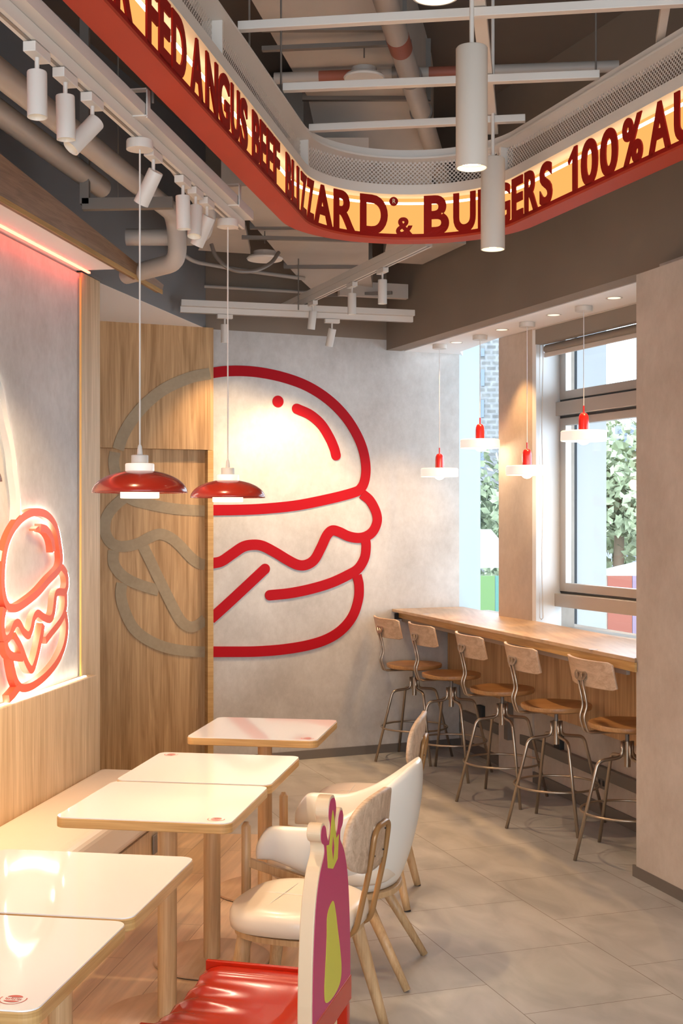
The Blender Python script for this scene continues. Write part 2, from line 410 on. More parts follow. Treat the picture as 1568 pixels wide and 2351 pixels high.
# ceiling of the alcove (cream triangle) and upper left wall
struct(B().poly_prism([(-2.7, 6.3), (upx(6.3)-0.001, 6.3), (upx(8.80)-0.001, 8.80), (-2.7, 8.0)], 3.0195, 3.0208).obj('ceiling_alcove', M['white']))
struct(B().slab((upx(-3.2), -3.2), (upx(8.83), 8.83), 0.2, 3.021, 4.3, -1).obj('wall_left_upper', M['paintb']))
struct(B().slab((upx(-3.2), -3.2), (upx(6.3), 6.3), 0.2, 0.0, 3.02, -1).obj('wall_left_outer', M['paintb']))
# banquette wall: wainscot, recessed concrete panel, end trim
TO = 0.058; LT = ((-1.28-TO, 6.29), LW[1]); Y1 = on_line(230, *LT)[1]; Y0 = on_line(188, *LT)[1]; YW_ = on_line(222, *LW)[1]; YB = -1.2; ZL = 0.925; ZT = 2.93
REC = 0.07
struct(B().slab((lwx(YB), YB), (lwx(YW_), YW_), 0.14, 0.0, ZL, -1).obj('wall_left_wainscot', M['oakl'], bevel=0.004))
struct(B().slab((lwx(YB, -REC), YB), (lwx(Y0, -REC), Y0), 0.07, ZL, ZT+0.02, -1).obj('wall_left', M['conc']))
struct(B().slab((lwx(Y0, -TO), Y0), (lwx(Y1, -TO), Y1), 0.10, 0.0, ZT+0.03, -1).obj('trim_1', M['oakl'], bevel=0.003))
struct(B().slab((lwx(Y0, -REC+0.004), Y0-0.012), (lwx(Y0, -TO+0.002), Y0-0.012), 0.012, ZL+0.002, ZT, 1).obj('trim_2', plain('brass_strip', (0.75, 0.42, 0.12), 0.4, 0.3)))
o_ = struct(B().slab((lwx(YB, -0.028), YB), (lwx(Y0-0.02, -0.028), Y0-0.02), 0.014, ZL+0.0005, ZL+0.004, -1).obj('trim_3', GLOWW))
# canopy over the panel: white soffit, red LED slot, tapering oak fascia
PR = 0.15
sof = thing('wall_canopy', 'oak fronted canopy with white soffit and red light slot above the burger relief', 'canopy', (0, 0, 0))
B().slab((lwx(YB, PR), YB), (lwx(6.40, PR), 6.40), PR+0.45, ZT+0.03, ZT+0.05, -1).obj('soffit', M['white'], sof)
B().slab((lwx(YB, -REC+0.055), YB), (lwx(Y0, -REC+0.055), Y0), 0.012, ZT+0.022, ZT+0.0305, -1).obj('led_slot', REDLED, sof)
b = B()
ya, yb = YB, 7.02
def fz(y): return ZT+0.052+0.011+max(0.0, (6.86-y))*0.052
pa = [(lwx(ya, PR), ya), (lwx(yb, PR), yb)]
t = 0.03
v = []
for x0, y0 in pa:
    for dx in (0, t):
        for z in (ZT+0.02, fz(y0)): v.append(b.bm.verts.new((x0+dx+(z-ZT-0.02)*0.25, y0, z)))
for f in ((0, 1, 3, 2), (4, 6, 7, 5), (0, 4, 5, 1), (2, 3, 7, 6), (0, 2, 6, 4), (1, 5, 7, 3)): b.bm.faces.new([v[i] for i in f])
b.obj('fascia', M['oakd'], sof)
B().slab((lwx(ya, PR+t+0.001), ya), (lwx(yb, PR+t+0.001), yb), 0.004, ZT+0.012, ZT+0.034, 1).obj('edge_strip', M['oake'], sof)
# close the gap behind the canopy
struct(B().poly_prism([(upx(-3.2), -3.2), (lwx(-3.2, -0.1), -3.2), (lwx(6.9, -0.1), 6.9), (upx(6.9), 6.9)], ZT+0.055, ZT+0.08).obj('ceiling_left_void', M['paintb']))

# right side: beam, soffit, pillar, column, windows
struct(B().slab((bmx(bky(0.33)+0.1), bky(0.33)+0.1), (bmx(-3.2), -3.2), 0.12, SOF, 4.3, -1).obj('wall_beam', M['paint']))
sw = [(bmx(9.6)+0.1, 9.75), (bmx(-3.2)+0.1, -3.2), (6.5, -3.2), (wnx(6.0)-0.12, 6.0), (wnx(8.39)-0.17, 8.39), (1.072, 8.76), (0.88, 9.50), (0.92, 9.75)]
struct(B().poly_prism(sw, SOF, SOF+0.06).obj('ceiling_soffit', M['white']))
def npl(o, P=PIL):   # outward offset from the pillar face
    d = P[1]; return (d[1]*o, -d[0]*o)
A = (plx(6.15), 6.15); n1 = npl(1.05)
struct(B().poly_prism([A, (plx(-3.2), -3.2), (plx(-3.2)+0.12, -3.2), (A[0]+npl(0.12)[0], A[1]+npl(0.12)[1])], 0, 2.885).obj('wall_right', M['conc_pillar']))
struct(B().poly_prism([(A[0]+npl(0.125)[0], A[1]+npl(0.125)[1]), (plx(-3.2)+0.13, -3.2), (plx(-3.2)+0.9, -3.2), (A[0]+n1[0], A[1]+n1[1])], 0, SOF-0.002).obj('wall_right_core', M['conc_pillar']))
struct(B().slab((A[0]-0.012, A[1]+0.03), (plx(-3.2)-0.012, -3.2), 0.012, 0, 0.055, -1).obj('baseboard_right', M['dkmetal']))
# column between the two windows
cA = (1.072, 8.76); cB = on_line(1222, *((1.072, 8.76), unit((-0.414, 1)))); on = (0.924*0.32, 0.383*0.32)
struct(B().poly_prism([cA, cB, (cB[0]+on[0], cB[1]+on[1]), (cA[0]+on[0], cA[1]+on[1])], 0, SOF-0.002).obj('wall_column', M['conc_pillar']))
# low wall under the windows
struct(B().poly_prism([(uwx(9.9), 9.9), (uwx(6.2), 6.2), (uwx(6.2)+0.5, 6.4), (uwx(9.9)+0.32, 10.0)], 0, 1.0).obj('wall_window_low', M['conc_pillar']))
# baseboards
p0 = off_back(wx, 0.0); p1 = off_back(0.70, 0.0)
struct(B().slab(p0, (uwx(9.6), bky(uwx(9.6))), 0.012, 0, 0.062, 1).obj('baseboard_back', M['dkmetal']))
struct(B().slab((uwx(9.58)-0.001, 9.58), (uwx(6.5)-0.001, 6.5), 0.012, 0, 0.07, 1).obj('baseboard_window', M['dkmetal']))
# walls behind the camera, with a wide window opening letting the daylight in
struct(B().slab((-4.2, -3.1), (7, -3.1), 0.2, 0, 0.1, 1).obj('wall_front_low', M['conc']))
struct(B().slab((-4.2, -3.1), (7, -3.1), 0.2, 3.2, 4.3, 1).obj('wall_front_top', M['paint']))
struct(B().slab((-4.2, -3.1), (-2.4, -3.1), 0.2, 0.1, 3.2, 1).obj('wall_front_left', M['conc']))
struct(B().slab((5.2, -3.1), (7, -3.1), 0.2, 0.1, 3.2, 1).obj('wall_front_right', M['conc']))
portal('daylight_portal_front', (1.4, -3.05, 1.65), (PI/2, 0, 0), 7.6, 3.1)
pr = portal('daylight_portal_window', (wnx(7.3)+0.06, 7.3, 2.0), (PI/2, 0, 0), 2.9, 2.1); pr.rotation_euler = (PI/2, 0, math.atan2(1, -0.414)+PI)
# orient the portals so that they face the room
pr.rotation_euler = Vector((-0.924, -0.383, 0)).to_track_quat('-Z', 'Y').to_euler()
bpy.data.objects['daylight_portal_front'].rotation_euler = Vector((0, 1, 0)).to_track_quat('-Z', 'Y').to_euler()

# ---- window_1 : narrow pane beside the back wall ; window_2 : framed window
gA = on_line(1100, ((0, 9.98), (1, 0.3))); gB = (cA[0]+0.26, cA[1]+0.1)
struct(B().slab(gA, gB, 0.008, 0.98, 3.6, 1).obj('window_1', M['glass']))
struct(B().poly_prism([(0.86, 9.72), (gA[0]+0.1, 10.3), (2.2, 9.2), (cA[0]+on[0], cA[1]+on[1]), cA], 3.3, 3.4).obj('window_1_head', M['ext']))
wd = WIN[1]; wn = (0.924, 0.383)
def wpt(y, o=0.0, z=0.0): return Vector((wnx(y)+wn[0]*o, y+wn[1]*o, z))
def wbar(b, y0, y1, z0, z1, o0=0.0, o1=0.06):
    p, q = wpt(y0, o0), wpt(y1, o0); p2, q2 = wpt(y1, o1), wpt(y0, o1)
    b.poly_prism([p[:2], q[:2], p2[:2], q2[:2]], z0, z1)
wf = B()
YW1, YW0 = 8.43, 6.2
ys = on_line(1283, *WIN)[1]; yg = on_line(1298, *WIN)[1]
# reveal (pale painted) between the column and the frame
rv = B(); rv.poly_prism([cB, (cB[0]+0.02, cB[1]-0.03), wpt(ys-0.001, 0.02)[:2], wpt(ys+0.15, 0.02)[:2]], 1.0, SOF)
struct(rv.obj('trim_4', plain('reveal_white', (0.80, 0.81, 0.80), 0.6)))
win = thing('window_2', 'aluminium framed window with a mid rail and low sill rail', 'window', (0, 0, 0)); del win['category']; del win['label']; win['kind'] = 'structure'
zT0, zT1 = 2.42, 2.50
for (z0, z1, o0, o1) in ((2.385, 2.475, -0.03, 0.05), (1.14, 1.225, -0.04, 0.05)):
    b = B(); wbar(b, ys+0.03, YW0, z0, z1, o0, o1); b.obj('rail', M['alu'], win, bevel=0.003)
for (z0, z1) in ((2.49, SOF), (1.24, 2.37)):     # sash frames
    b = B()
    wbar(b, ys-0.01, yg, z0, z1, 0.0, 0.045); wbar(b, yg, YW0, z0, z0+0.055, 0.0, 0.045); wbar(b, yg, YW0, z1-0.05, z1, 0.0, 0.045)
    b.obj('sash', M['alu'], win, bevel=0.003)
for (z0, z1) in ((2.53, SOF), (1.29, 2.33), (0.95, 1.14)):
    b = B(); wbar(b, ys, YW0, z0, z1, 0.02, 0.026); b.obj('pane', M['glass'], win)
b = B(); wbar(b, ys+0.012, ys-0.012, 1.23, SOF, 0.008, 0.03); b.obj('gasket', M['black'], win)
b = B(); wbar(b, ys-0.02, YW0, 1.226, 1.238, 0.0, 0.02); wbar(b, ys-0.02, YW0, 2.476, 2.488, 0.0, 0.02); wbar(b, ys-0.02, YW0, 2.371, 2.383, 0.0, 0.02); b.obj('seal', M['black'], win)
# blind : cassette + half lowered roll with bottom bar
bl = thing('roller_blind', 'grey roller blind rolled up across the head of the framed window', 'blind', (0, 0, 0))
yb0 = on_line(1213, *((1.223, 8.41), unit((-0.414, 1))))[1]
def bpl(y, o): return (1.223-0.414*(y-8.41)+wn[0]*o, y+wn[1]*o)
def bbox(name, mat, y0, y1, z0, z1, o0, o1, parent, bev=0.0):
    b = B(); b.poly_prism([bpl(y0, o0), bpl(y1, o0), bpl(y1, o1), bpl(y0, o1)], z0, z1); return b.obj(name, mat, parent, bevel=bev)
bbox('cassette', M['blind'], 8.40, 6.2, 2.842, 2.938, 0.0, 0.06, bl)
bbox('rail_strip', M['blindw'], 8.40, 6.2, 2.938, 2.944, -0.005, 0.02, bl)
b = B(); p = bpl(8.30, 0.07); q = bpl(6.2, 0.07); b.tube([(p[0], p[1], 2.812), (q[0], q[1], 2.812)], 0.029, 16); b.obj('roll', M['blind'], bl, auto=True)
bbox('bottom_bar', M['blindw'], 8.31, 6.2, 2.758, 2.788, 0.05, 0.065, bl, 0.004)
for i, (oo, px_) in enumerate(((0.03, 1213), (0.05, 1228))):
    y_ = 8.38-i*0.05; x_, yy = bpl(y_, oo-0.02)
    cp = [(x_+0.004*math.sin(k*0.9+i), yy, 2.85-k*(1.78/14)) for k in range(15)]
    b = B(); b.tube(cp+[(x_+0.012, yy-0.01, 1.06)]+[(c[0]+0.018, c[1]-0.02, c[2]) for c in cp[::-1]], 0.0035, 6); b.obj('chain', M['white2'], bl, smooth=True)

# ------------------------------------------------------------------ counter
ct = thing('window_counter', 'long oak bar counter running under the windows', 'counter', (0, 0, 0))
yN, yFr = 5.95, 9.6
def ctop():
    return [(cfx(9.6)+0.0, bky(cfx(9.6))-0.004), (cfx(6.135), 6.135), (1.405, 6.156), (1.765, 6.265), (uwx(6.5), 6.5), (uwx(8.2)-0.0, 8.2), (uwx(9.6), bky(uwx(9.6))-0.004)]
B().poly_prism(ctop(), 1.03, 1.05).obj('worktop', M['oakh'], ct, bevel=0.002)
B().slab((cfx(9.62), 9.62), (cfx(6.135), 6.135), 0.012, 0.985, 1.0299, -1).obj('front_edge', M['oake'], ct)
B().slab((cfx(9.58)+0.03, 9.58), (cfx(6.27)+0.03, 6.27), 0.02, 0.955, 1.0, -1).obj('under_rail', plain('grey_board', (0.33, 0.27, 0.22), 0.6), ct)
def ppx(y): return 0.788-0.29*(y-9.6)
B().slab((ppx(9.585), 9.585), (ppx(6.35), 6.35), 0.018, 0.50, 1.029, -1).obj('modesty_panel', M['oak'], ct)
x_, y_ = on_line(1191, *UW); 
B().box((x_-0.06, y_, 0.63), (0.06, 0.06, 0.79), 0.28).obj('support_post', M['dkmetal'], ct)
cr = B().slab((uwx(9.55), 9.55), (uwx(6.5), 6.5), 0.035, 0.22, 0.29, 1).obj('cable_trunking', M['dkmetal'], bevel=0.004)
tag(cr, 'dark metal trunking rail along the wall beneath the counter', 'trunking')
for i, (px_, py_, lab) in enumerate(((1053, 1667, 'small socket plate on the low wall behind the second stool from the back wall'), (1206, 1727, 'small socket plate below the trunking behind the middle stool'), (1385, 1797, 'double socket plate below the trunking beside the nearest stool'))):
    p = pp(px_, py_, UW)
    t = thing('wall_socket', lab, 'socket', (p.x-0.003, p.y, p.z), math.atan2(0.278, 1))
    B().box((-0.004, 0, 0), (0.008, 0.11, 0.07)).obj('plate', M['dkmetal'], t, bevel=0.002)
    for s in (-1, 1): B().box((-0.009, s*0.025, 0), (0.004, 0.02, 0.03)).obj('socket_hole', M['black'], t)
for i, (px_, py_, lab) in enumerate(((1109, 1645, 'black switch box on the low wall behind the third stool from the back wall'), (1289, 1709, 'black switch box on the low wall behind the nearest two stools'))):
    p = pp(px_, py_, UW); o = B().box((0, 0, 0), (0.03, 0.09, 0.16)).obj('switch_box', M['black'], bevel=0.003); o.location = (p.x-0.016, p.y, p.z); o.rotation_euler = (0, 0, 0.27)
    tag(o, lab, 'box')
p = pp(918, 1414, BACK)
o = B().box((0, 0, 0), (0.09, 0.008, 0.045)).obj('wall_outlet', M['black'], bevel=0.003); o.location = (p.x, p.y-0.008, p.z); o.rotation_euler = (0, 0, math.atan(0.44)); tag(o, 'dark outlet plate on the back wall just under the counter end', 'outlet')

for px_, py_, lab in ((978, 1410, 'small pale round sticker on the oak counter, farthest and nearest the back wall'), (1060, 1428, 'small pale round sticker on the oak counter, second from the back wall'), (1150, 1446, 'small pale round sticker on the oak counter, middle one of the five'), (1250, 1468, 'small pale round sticker on the oak counter, second nearest the pillar'), (1362, 1491, 'small pale round sticker on the oak counter, nearest the pillar')):
    p = pz(px_, py_, 1.0502); o = B().lathe([(0.024, 0), (0.024, 0.0006)], seg=24).obj('counter_sticker', plain('sticker_pale', (0.55, 0.56, 0.62), 0.4)); o.location = p; tag(o, lab, 'sticker', 'stickers on the counter')
# ------------------------------------------------------------------ bar stools
def make_stool(label, group):
    t = thing('bar_stool', label, 'bar stool', (0, 0, 0), 0, group)
    # local: +Y faces the counter
    def seat(u, v):
        a = 2*PI*u; r = 0.2*v
        x = r*math.cos(a); y = r*math.sin(a)
        dish = 0.012*(1-(x/0.2)**2)*max(0, 1-((y+0.02)/0.17)**2)
        return Vector((x, y*0.97, 0.682-dish))
    b = B(); n, mlev = 48, 9
    top = b.grid(seat, n, mlev, True)
    prof = [(0.203, 0.672), (0.200, 0.658), (0.185, 0.650), (0.001, 0.648)]
    prev = [top[i][-1] for i in range(n)]
    for r, z in prof:
        ring = [b.bm.verts.new((r*math.cos(2*PI*i/n), r*0.97*math.sin(2*PI*i/n), z)) for i in range(n)]
        for i in range(n): b.bm.faces.new((prev[i], prev[(i+1) % n], ring[(i+1) % n], ring[i]))
        prev = ring
    bmesh.ops.remove_doubles(b.bm, verts=b.bm.verts, dist=0.0012)
    b.obj('seat', M['walnut'], t, auto=True)
    # backrest plank, curved
    b = B(); Rb = 0.50; hw = 0.245
    n = 17; front = []; prof2 = []
    for i in range(n):
        s = -hw+2*hw*i/(n-1); a = s/Rb
        hh = 0.070 if abs(s) < hw*0.94 else 0.060
        row = []
        for (dz, dr) in ((-1, 0), (1, 0), (1, 0.016), (-1, 0.016)):
            zz = 0.945+dz*hh; rr = Rb-dr; tilt = (dz*hh)*0.22
            row.append(b.bm.verts.new((rr*math.sin(a), -0.262-(rr*math.cos(a)-Rb)-0.0-tilt, zz)))
        prof2.append(row)
    for a_, b_ in zip(prof2, prof2[1:]):
        for k in range(4): b.bm.faces.new((a_[k], a_[(k+1) % 4], b_[(k+1) % 4], b_[k]))
    b.bm.faces.new(prof2[0]); b.bm.faces.new(prof2[-1][::-1])
    br = b.obj('backrest', M['stoolback'], t, auto=True, bevel=0.004)
    b = B(); b.lathe([(0.001, 0.0), (0.032, 0.0), (0.032, 0.004), (0.001, 0.004)], (0, 0, 0), 20, False, Matrix.Rotation(PI/2, 4, 'X') @ Matrix.Scale(1.9, 4, (1, 0, 0)))
    mp_ = b.obj('mounting_plate', M['steel'], br, auto=True); mp_.location = (0, -0.262, 0.935); mp_.rotation_euler = (-0.2, 0, 0)
    for s in (-1, 1):
        b = B(); pth = fillet([(s*0.022, -0.02, 0.640), (s*0.022, -0.232, 0.640), (s*0.022, -0.258, 0.72), (s*0.022, -0.238, 0.775), (s*0.022, -0.272, 0.945)], 0.022)
        b.tube(pth, 0.0058, 10); b.obj('back_rod', M['steel'], t, smooth=True)
    B().lathe([(0.011, 0.49), (0.011, 0.65)], seg=14).obj('screw_post', M['dkmetal'], t, auto=True)
    B().lathe([(0.017, 0.455), (0.017, 0.585)], seg=16).obj('collar', M['steel'], t, auto=True)
    B().box((0, 0, 0.645), (0.12, 0.12, 0.008)).obj('seat_bracket', M['dkmetal'], t)
    for k in range(4):
        a = k*PI/2; c, s = math.cos(a), math.sin(a)
        pth = fillet([(0.028*c, 0.028*s, 0.585), (0.028*c, 0.028*s, 0.505), (0.165*c, 0.165*s, 0.492), (0.295*c, 0.295*s, 0.0)], 0.035)
        B().tube(pth, 0.0095, 10).obj('leg', M['steel'], t, smooth=True)
    b = B(); b.tube([(0.235*math.cos(2*PI*k/48), 0.235*math.sin(2*PI*k/48), 0.232) for k in range(48)], 0.0065, 8, closed=True); b.obj('foot_ring', M['steel'], t, smooth=True)
    return t
stool_px = [(951, 1525, 'steel bar stool with round oak seat, farthest in the row and nearest the back wall'),
            (1036, 1547, 'steel bar stool with round oak seat, second from the back wall'),
            (1153, 1581, 'steel bar stool with round oak seat, middle one of the five at the counter'),
            (1277, 1618, 'steel bar stool with round oak seat, second nearest to the concrete pillar'),
            (1440, 1661, 'steel bar stool half hidden behind the concrete pillar edge, nearest in the row')]
st0 = None
base_rot = math.atan2(-0.957, 0.29)   # local +Y -> (0.957,0.29)
for i, (px_, py_, lab) in enumerate(stool_px):
    p = pz(px_, py_, 0.675); rz = math.atan2(-0.957, 0.29)+(0.04, 0.0, -0.05, -0.06, 0.0)[i]
    if st0 is None:
        st0 = make_stool(lab, 'bar stools at the window counter'); st0.location = (p.x, p.y, 0); st0.rotation_euler = (0, 0, rz)
    else: dup(st0, (p.x, p.y, 0), rz, lab)

# ------------------------------------------------------------------ banquette bench
bn = thing('banquette_bench', 'long cream upholstered bench on an oak base against the left wall', 'bench', (0, 0, 0))
yE = 6.55; bw = 0.45
B().slab((lwx(YB, 0.001), YB), (lwx(yE-0.05, 0.001), yE-0.05), bw-0.02, 0.0, 0.262, 1).obj('base', M['oakl'], bn)
b = B(); b.slab((lwx(YB, 0.001), YB), (lwx(yE, 0.001), yE), bw, 0.265, 0.45, 1); b.obj('cushion', M['bench'], bn, bevel=0.045, seg=5)
p = pd(355, 1943, 6.0); yy = 6.05; xx = lwx(yy)+bw-0.008+0.004
o = B().box((0, 0, 0), (0.01, 0.086, 0.086)).obj('bench_socket', M['dkmetal'], bevel=0.002); o.location = (xx, yy, 0.19); o.rotation_euler = (0, 0, -0.16); tag(o, 'dark square socket plate on the front of the oak bench base', 'socket')

# ------------------------------------------------------------------ tables
def make_table(label, group):
    t = thing('dining_table', label, 'table', (0, 0, 0), 0, group)
    b = B(); b.poly_prism(round_rect(0.59, 0.575, 0.035), 0.715, 0.7465); b.obj('tabletop', M['oake'], t, bevel=0.003)
    top = bpy.data.objects[t.children[0].name]
    b = B(); b.poly_prism(round_rect(0.586, 0.571, 0.034), 0.7466, 0.75); b.obj('laminate_surface', M['laminate'], top)
    B().lathe([(0.033, 0.012), (0.033, 0.715)], seg=32).obj('pedestal', M['oakv'], t, auto=True)
    B().lathe([(0.222, 0.0), (0.222, 0.004)], seg=56).obj('floor_pad', M['black'], t, auto=True)
    B().lathe([(0.225, 0.004), (0.225, 0.012), (0.222, 0.014)], seg=64).obj('base', M['oakh'], t, auto=True)
    return t
rowr = -math.atan(0.162)
tb = None
def logo_print(lab, local, tloc, par=None):
    # small round red print near a table corner: ring, bun shapes
    c = Vector((tloc[0], tloc[1], 0))+Matrix.Rotation(rowr, 3, 'Z') @ Vector((local[0], local[1], 0))
    t = thing('table_print', lab, 'print', (c.x, c.y, 0.7523), rowr, 'round red prints on the white table corners')
    mm = plain('print_red', (0.55, 0.10, 0.07), 0.4)
    b = B(); n = 40
    def ring(b, r0, r1, a0=0, a1=2*PI, n=40, z=0.0003, sx=1, sy=1, oy=0):
        vs = [(b.bm.verts.new((r0*sx*math.cos(a0+(a1-a0)*k/n), oy+r0*sy*math.sin(a0+(a1-a0)*k/n), z)), b.bm.verts.new((r1*sx*math.cos(a0+(a1-a0)*k/n), oy+r1*sy*math.sin(a0+(a1-a0)*k/n), z))) for k in range(n+1)]
        for a, c_ in zip(vs, vs[1:]): b.bm.faces.new((a[0], a[1], c_[1], c_[0]))
    ring(b, 0.026, 0.0285, PI*0.9, PI*2.1); b.obj('ring', mm, t)
    b = B(); ring(b, 0.0, 0.017, 0.15, PI-0.15, 20, sx=1, sy=0.75, oy=0.008); ring(b, 0.0, 0.017, PI+0.15, 2*PI-0.15, 20, sx=1, sy=0.55, oy=-0.008); b.obj('bun', mm, t)
    b = B()
    for k in range(9):
        b.box((-0.016+k*0.004, 0.002*math.cos(k*2.1), 0.0004), (0.002, 0.007+0.002*(k % 2), 0.0002))
    b.obj('script', mm, t)
    return t
tabs = [(5.93, 'white topped pedestal table standing alone near the back wall'),
        (5.00, 'white topped pedestal table in the middle pair, farther of the two'),
        (4.415, 'white topped pedestal table in the middle pair, nearer of the two'),
        (3.45, 'white topped pedestal table in the nearest pair, farther of the two'),
        (2.865, 'white topped pedestal table in the bottom left corner, nearest of all')]
for i, (y, lab) in enumerate(tabs):
    loc = (rowx(y, 0), y, 0.002)
    if tb is None: tb = make_table(lab, 'white pedestal tables along the bench'); tb.location = loc; tb.rotation_euler = (0, 0, rowr)
    else: dup(tb, loc, rowr, lab)
logo_print('small round red print on the corner of the lone table by the back wall', (0.245, -0.24), (rowx(5.93, 0), 5.93))
logo_print('small round red print on the far left corner of the farther middle table', (-0.235, 0.235), (rowx(5.0, 0), 5.0))
logo_print('small round red print on the near right corner of the nearer middle table', (0.235, -0.235), (rowx(4.415, 0), 4.415))
logo_print('small round red print on the near corner of the nearest table', (0.225, -0.23), (rowx(2.865, 0), 2.865))

# ------------------------------------------------------------------ chairs
def superell(u, a, b_, n=3.2):
    t = 2*PI*u; c, s = math.cos(t), math.sin(t)
    return (a*math.copysign(abs(c)**(2/n), c), b_*math.copysign(abs(s)**(2/n), s))
def make_side_chair(label, group):
    t = thing('side_chair', label, 'chair', (0, 0, 0), 0, group)
    b = B(); n = 56
    levels = [(0.90, 0.395), (0.985, 0.402), (1.0, 0.425), (0.995, 0.445), (0.96, 0.462), (0.88, 0.472), (0.7, 0.476), (0.4, 0.474), (0.1, 0.472)]
    rings = []
    for sc_, z in levels:
        ring = []
        for k in range(n):
            x, y = superell(k/n, 0.225, 0.215, 2.7); ring.append(b.bm.verts.new((x*sc_*(1.0+0.06*(y/0.2)), y*sc_+0.0, z)))
        rings.append(ring)
    for a_, c_ in zip(rings, rings[1:]):
        for k in range(n): b.bm.faces.new((a_[k], a_[(k+1) % n], c_[(k+1) % n], c_[k]))
    b.bm.faces.new(rings[0][::-1]); b.bm.faces.new(rings[-1])
    seat = b.obj('seat', M['leather'], t, smooth=True)
    b = B()
    for s in (-0.06, 0.06):
        b.tube([(-0.16+0.32*k/10, s, 0.4758-0.004*((abs(-0.16+0.32*k/10)/0.17)**4)) for k in range(11)], 0.0013, 6)
    b.tube([(0, -0.15+0.3*k/10, 0.4758-0.004*((abs(-0.15+0.3*k/10)/0.16)**4)) for k in range(11)], 0.0013, 6)
    b.obj('seam', M['leatherw'], seat, smooth=True)
    b = B(); pts = [superell(k/40, 0.212, 0.202, 2.7) for k in range(40)]; b.poly_prism(pts, 0.376, 0.394); b.obj('seat_board', M['oakv'], t)
    for sx, sy in ((-1, 1), (1, 1), (-1, -1), (1, -1)):
        top = (sx*0.145, sy*0.135, 0.378); bot = (sx*0.20, sy*(0.19 if sy > 0 else 0.225), 0.004)
        b = B(); b.tube([Vector(top).lerp(Vector(bot), k/6) for k in range(7)], [0.026-0.010*k/6 for k in range(7)], 14)
        lg = b.obj('leg', M['oakv'], t, smooth=True)
        b = B(); b.lathe([(0.0155, 0), (0.0155, 0.005)], (bot[0], bot[1], 0), 12); b.obj('foot_pad', M['black'], lg)
    # back loop
    fr = []
    w = 0.075
    left = [(-w, -0.06, 0.385), (-w, -0.215, 0.385), (-w*0.98, -0.265, 0.60), (-w*0.95, -0.285, 0.735)]
    right = [(-x, y, z) for x, y, z in left[::-1]]
    pth = fillet(left+right, 0.045)
    b = B(); b.tube(pth, 0.0098, 12); b.obj('back_frame', M['bronze'], t, smooth=True)
    b = B(); b.box((0, -0.268, 0.675), (0.125, 0.010, 0.13), mat=Matrix.Rotation(0.10, 4, 'X')); b.obj('back_bracket', M['ash'], t, bevel=0.004)
    # curved oval backrest
    b = B()
    def bk(u, v):
        x, z = superell(u, 0.21, 0.125, 2.6); x *= v; z *= v
        return Vector((x, -0.266+0.8*x*x-0.10*z, 0.715+z))
    b.grid(bk, 56, 8, True)
    bmesh.ops.remove_doubles(b.bm, verts=b.bm.verts, dist=0.0005)
    b.obj('backrest', M['ash'], t, smooth=True, solid=0.018, soff=0.0)
    for s in (-1, 1):
        for z in (0.64, 0.71):
            b = B(); b.lathe([(0.0028, 0), (0.0028, 0.004)], (s*0.045, -0.272+(0.65-z)*0.1, z), 10, True, Matrix.Rotation(PI/2, 4, 'X')); b.obj('screw', M['black'], t)
    return t
rA = math.atan2(0.94, 0.34)
sc1 = make_side_chair('oak side chair with cream round seat behind the red chair', 'oak side chairs with cream seats')
sc1.location = (-0.135, 4.25, 0.001); sc1.rotation_euler = (0, 0, rA)
dup(sc1, (0.10, 5.86, 0.001), math.atan2(0.985, 0.17), 'oak side chair with cream seat beyond the armchair, mostly hidden')

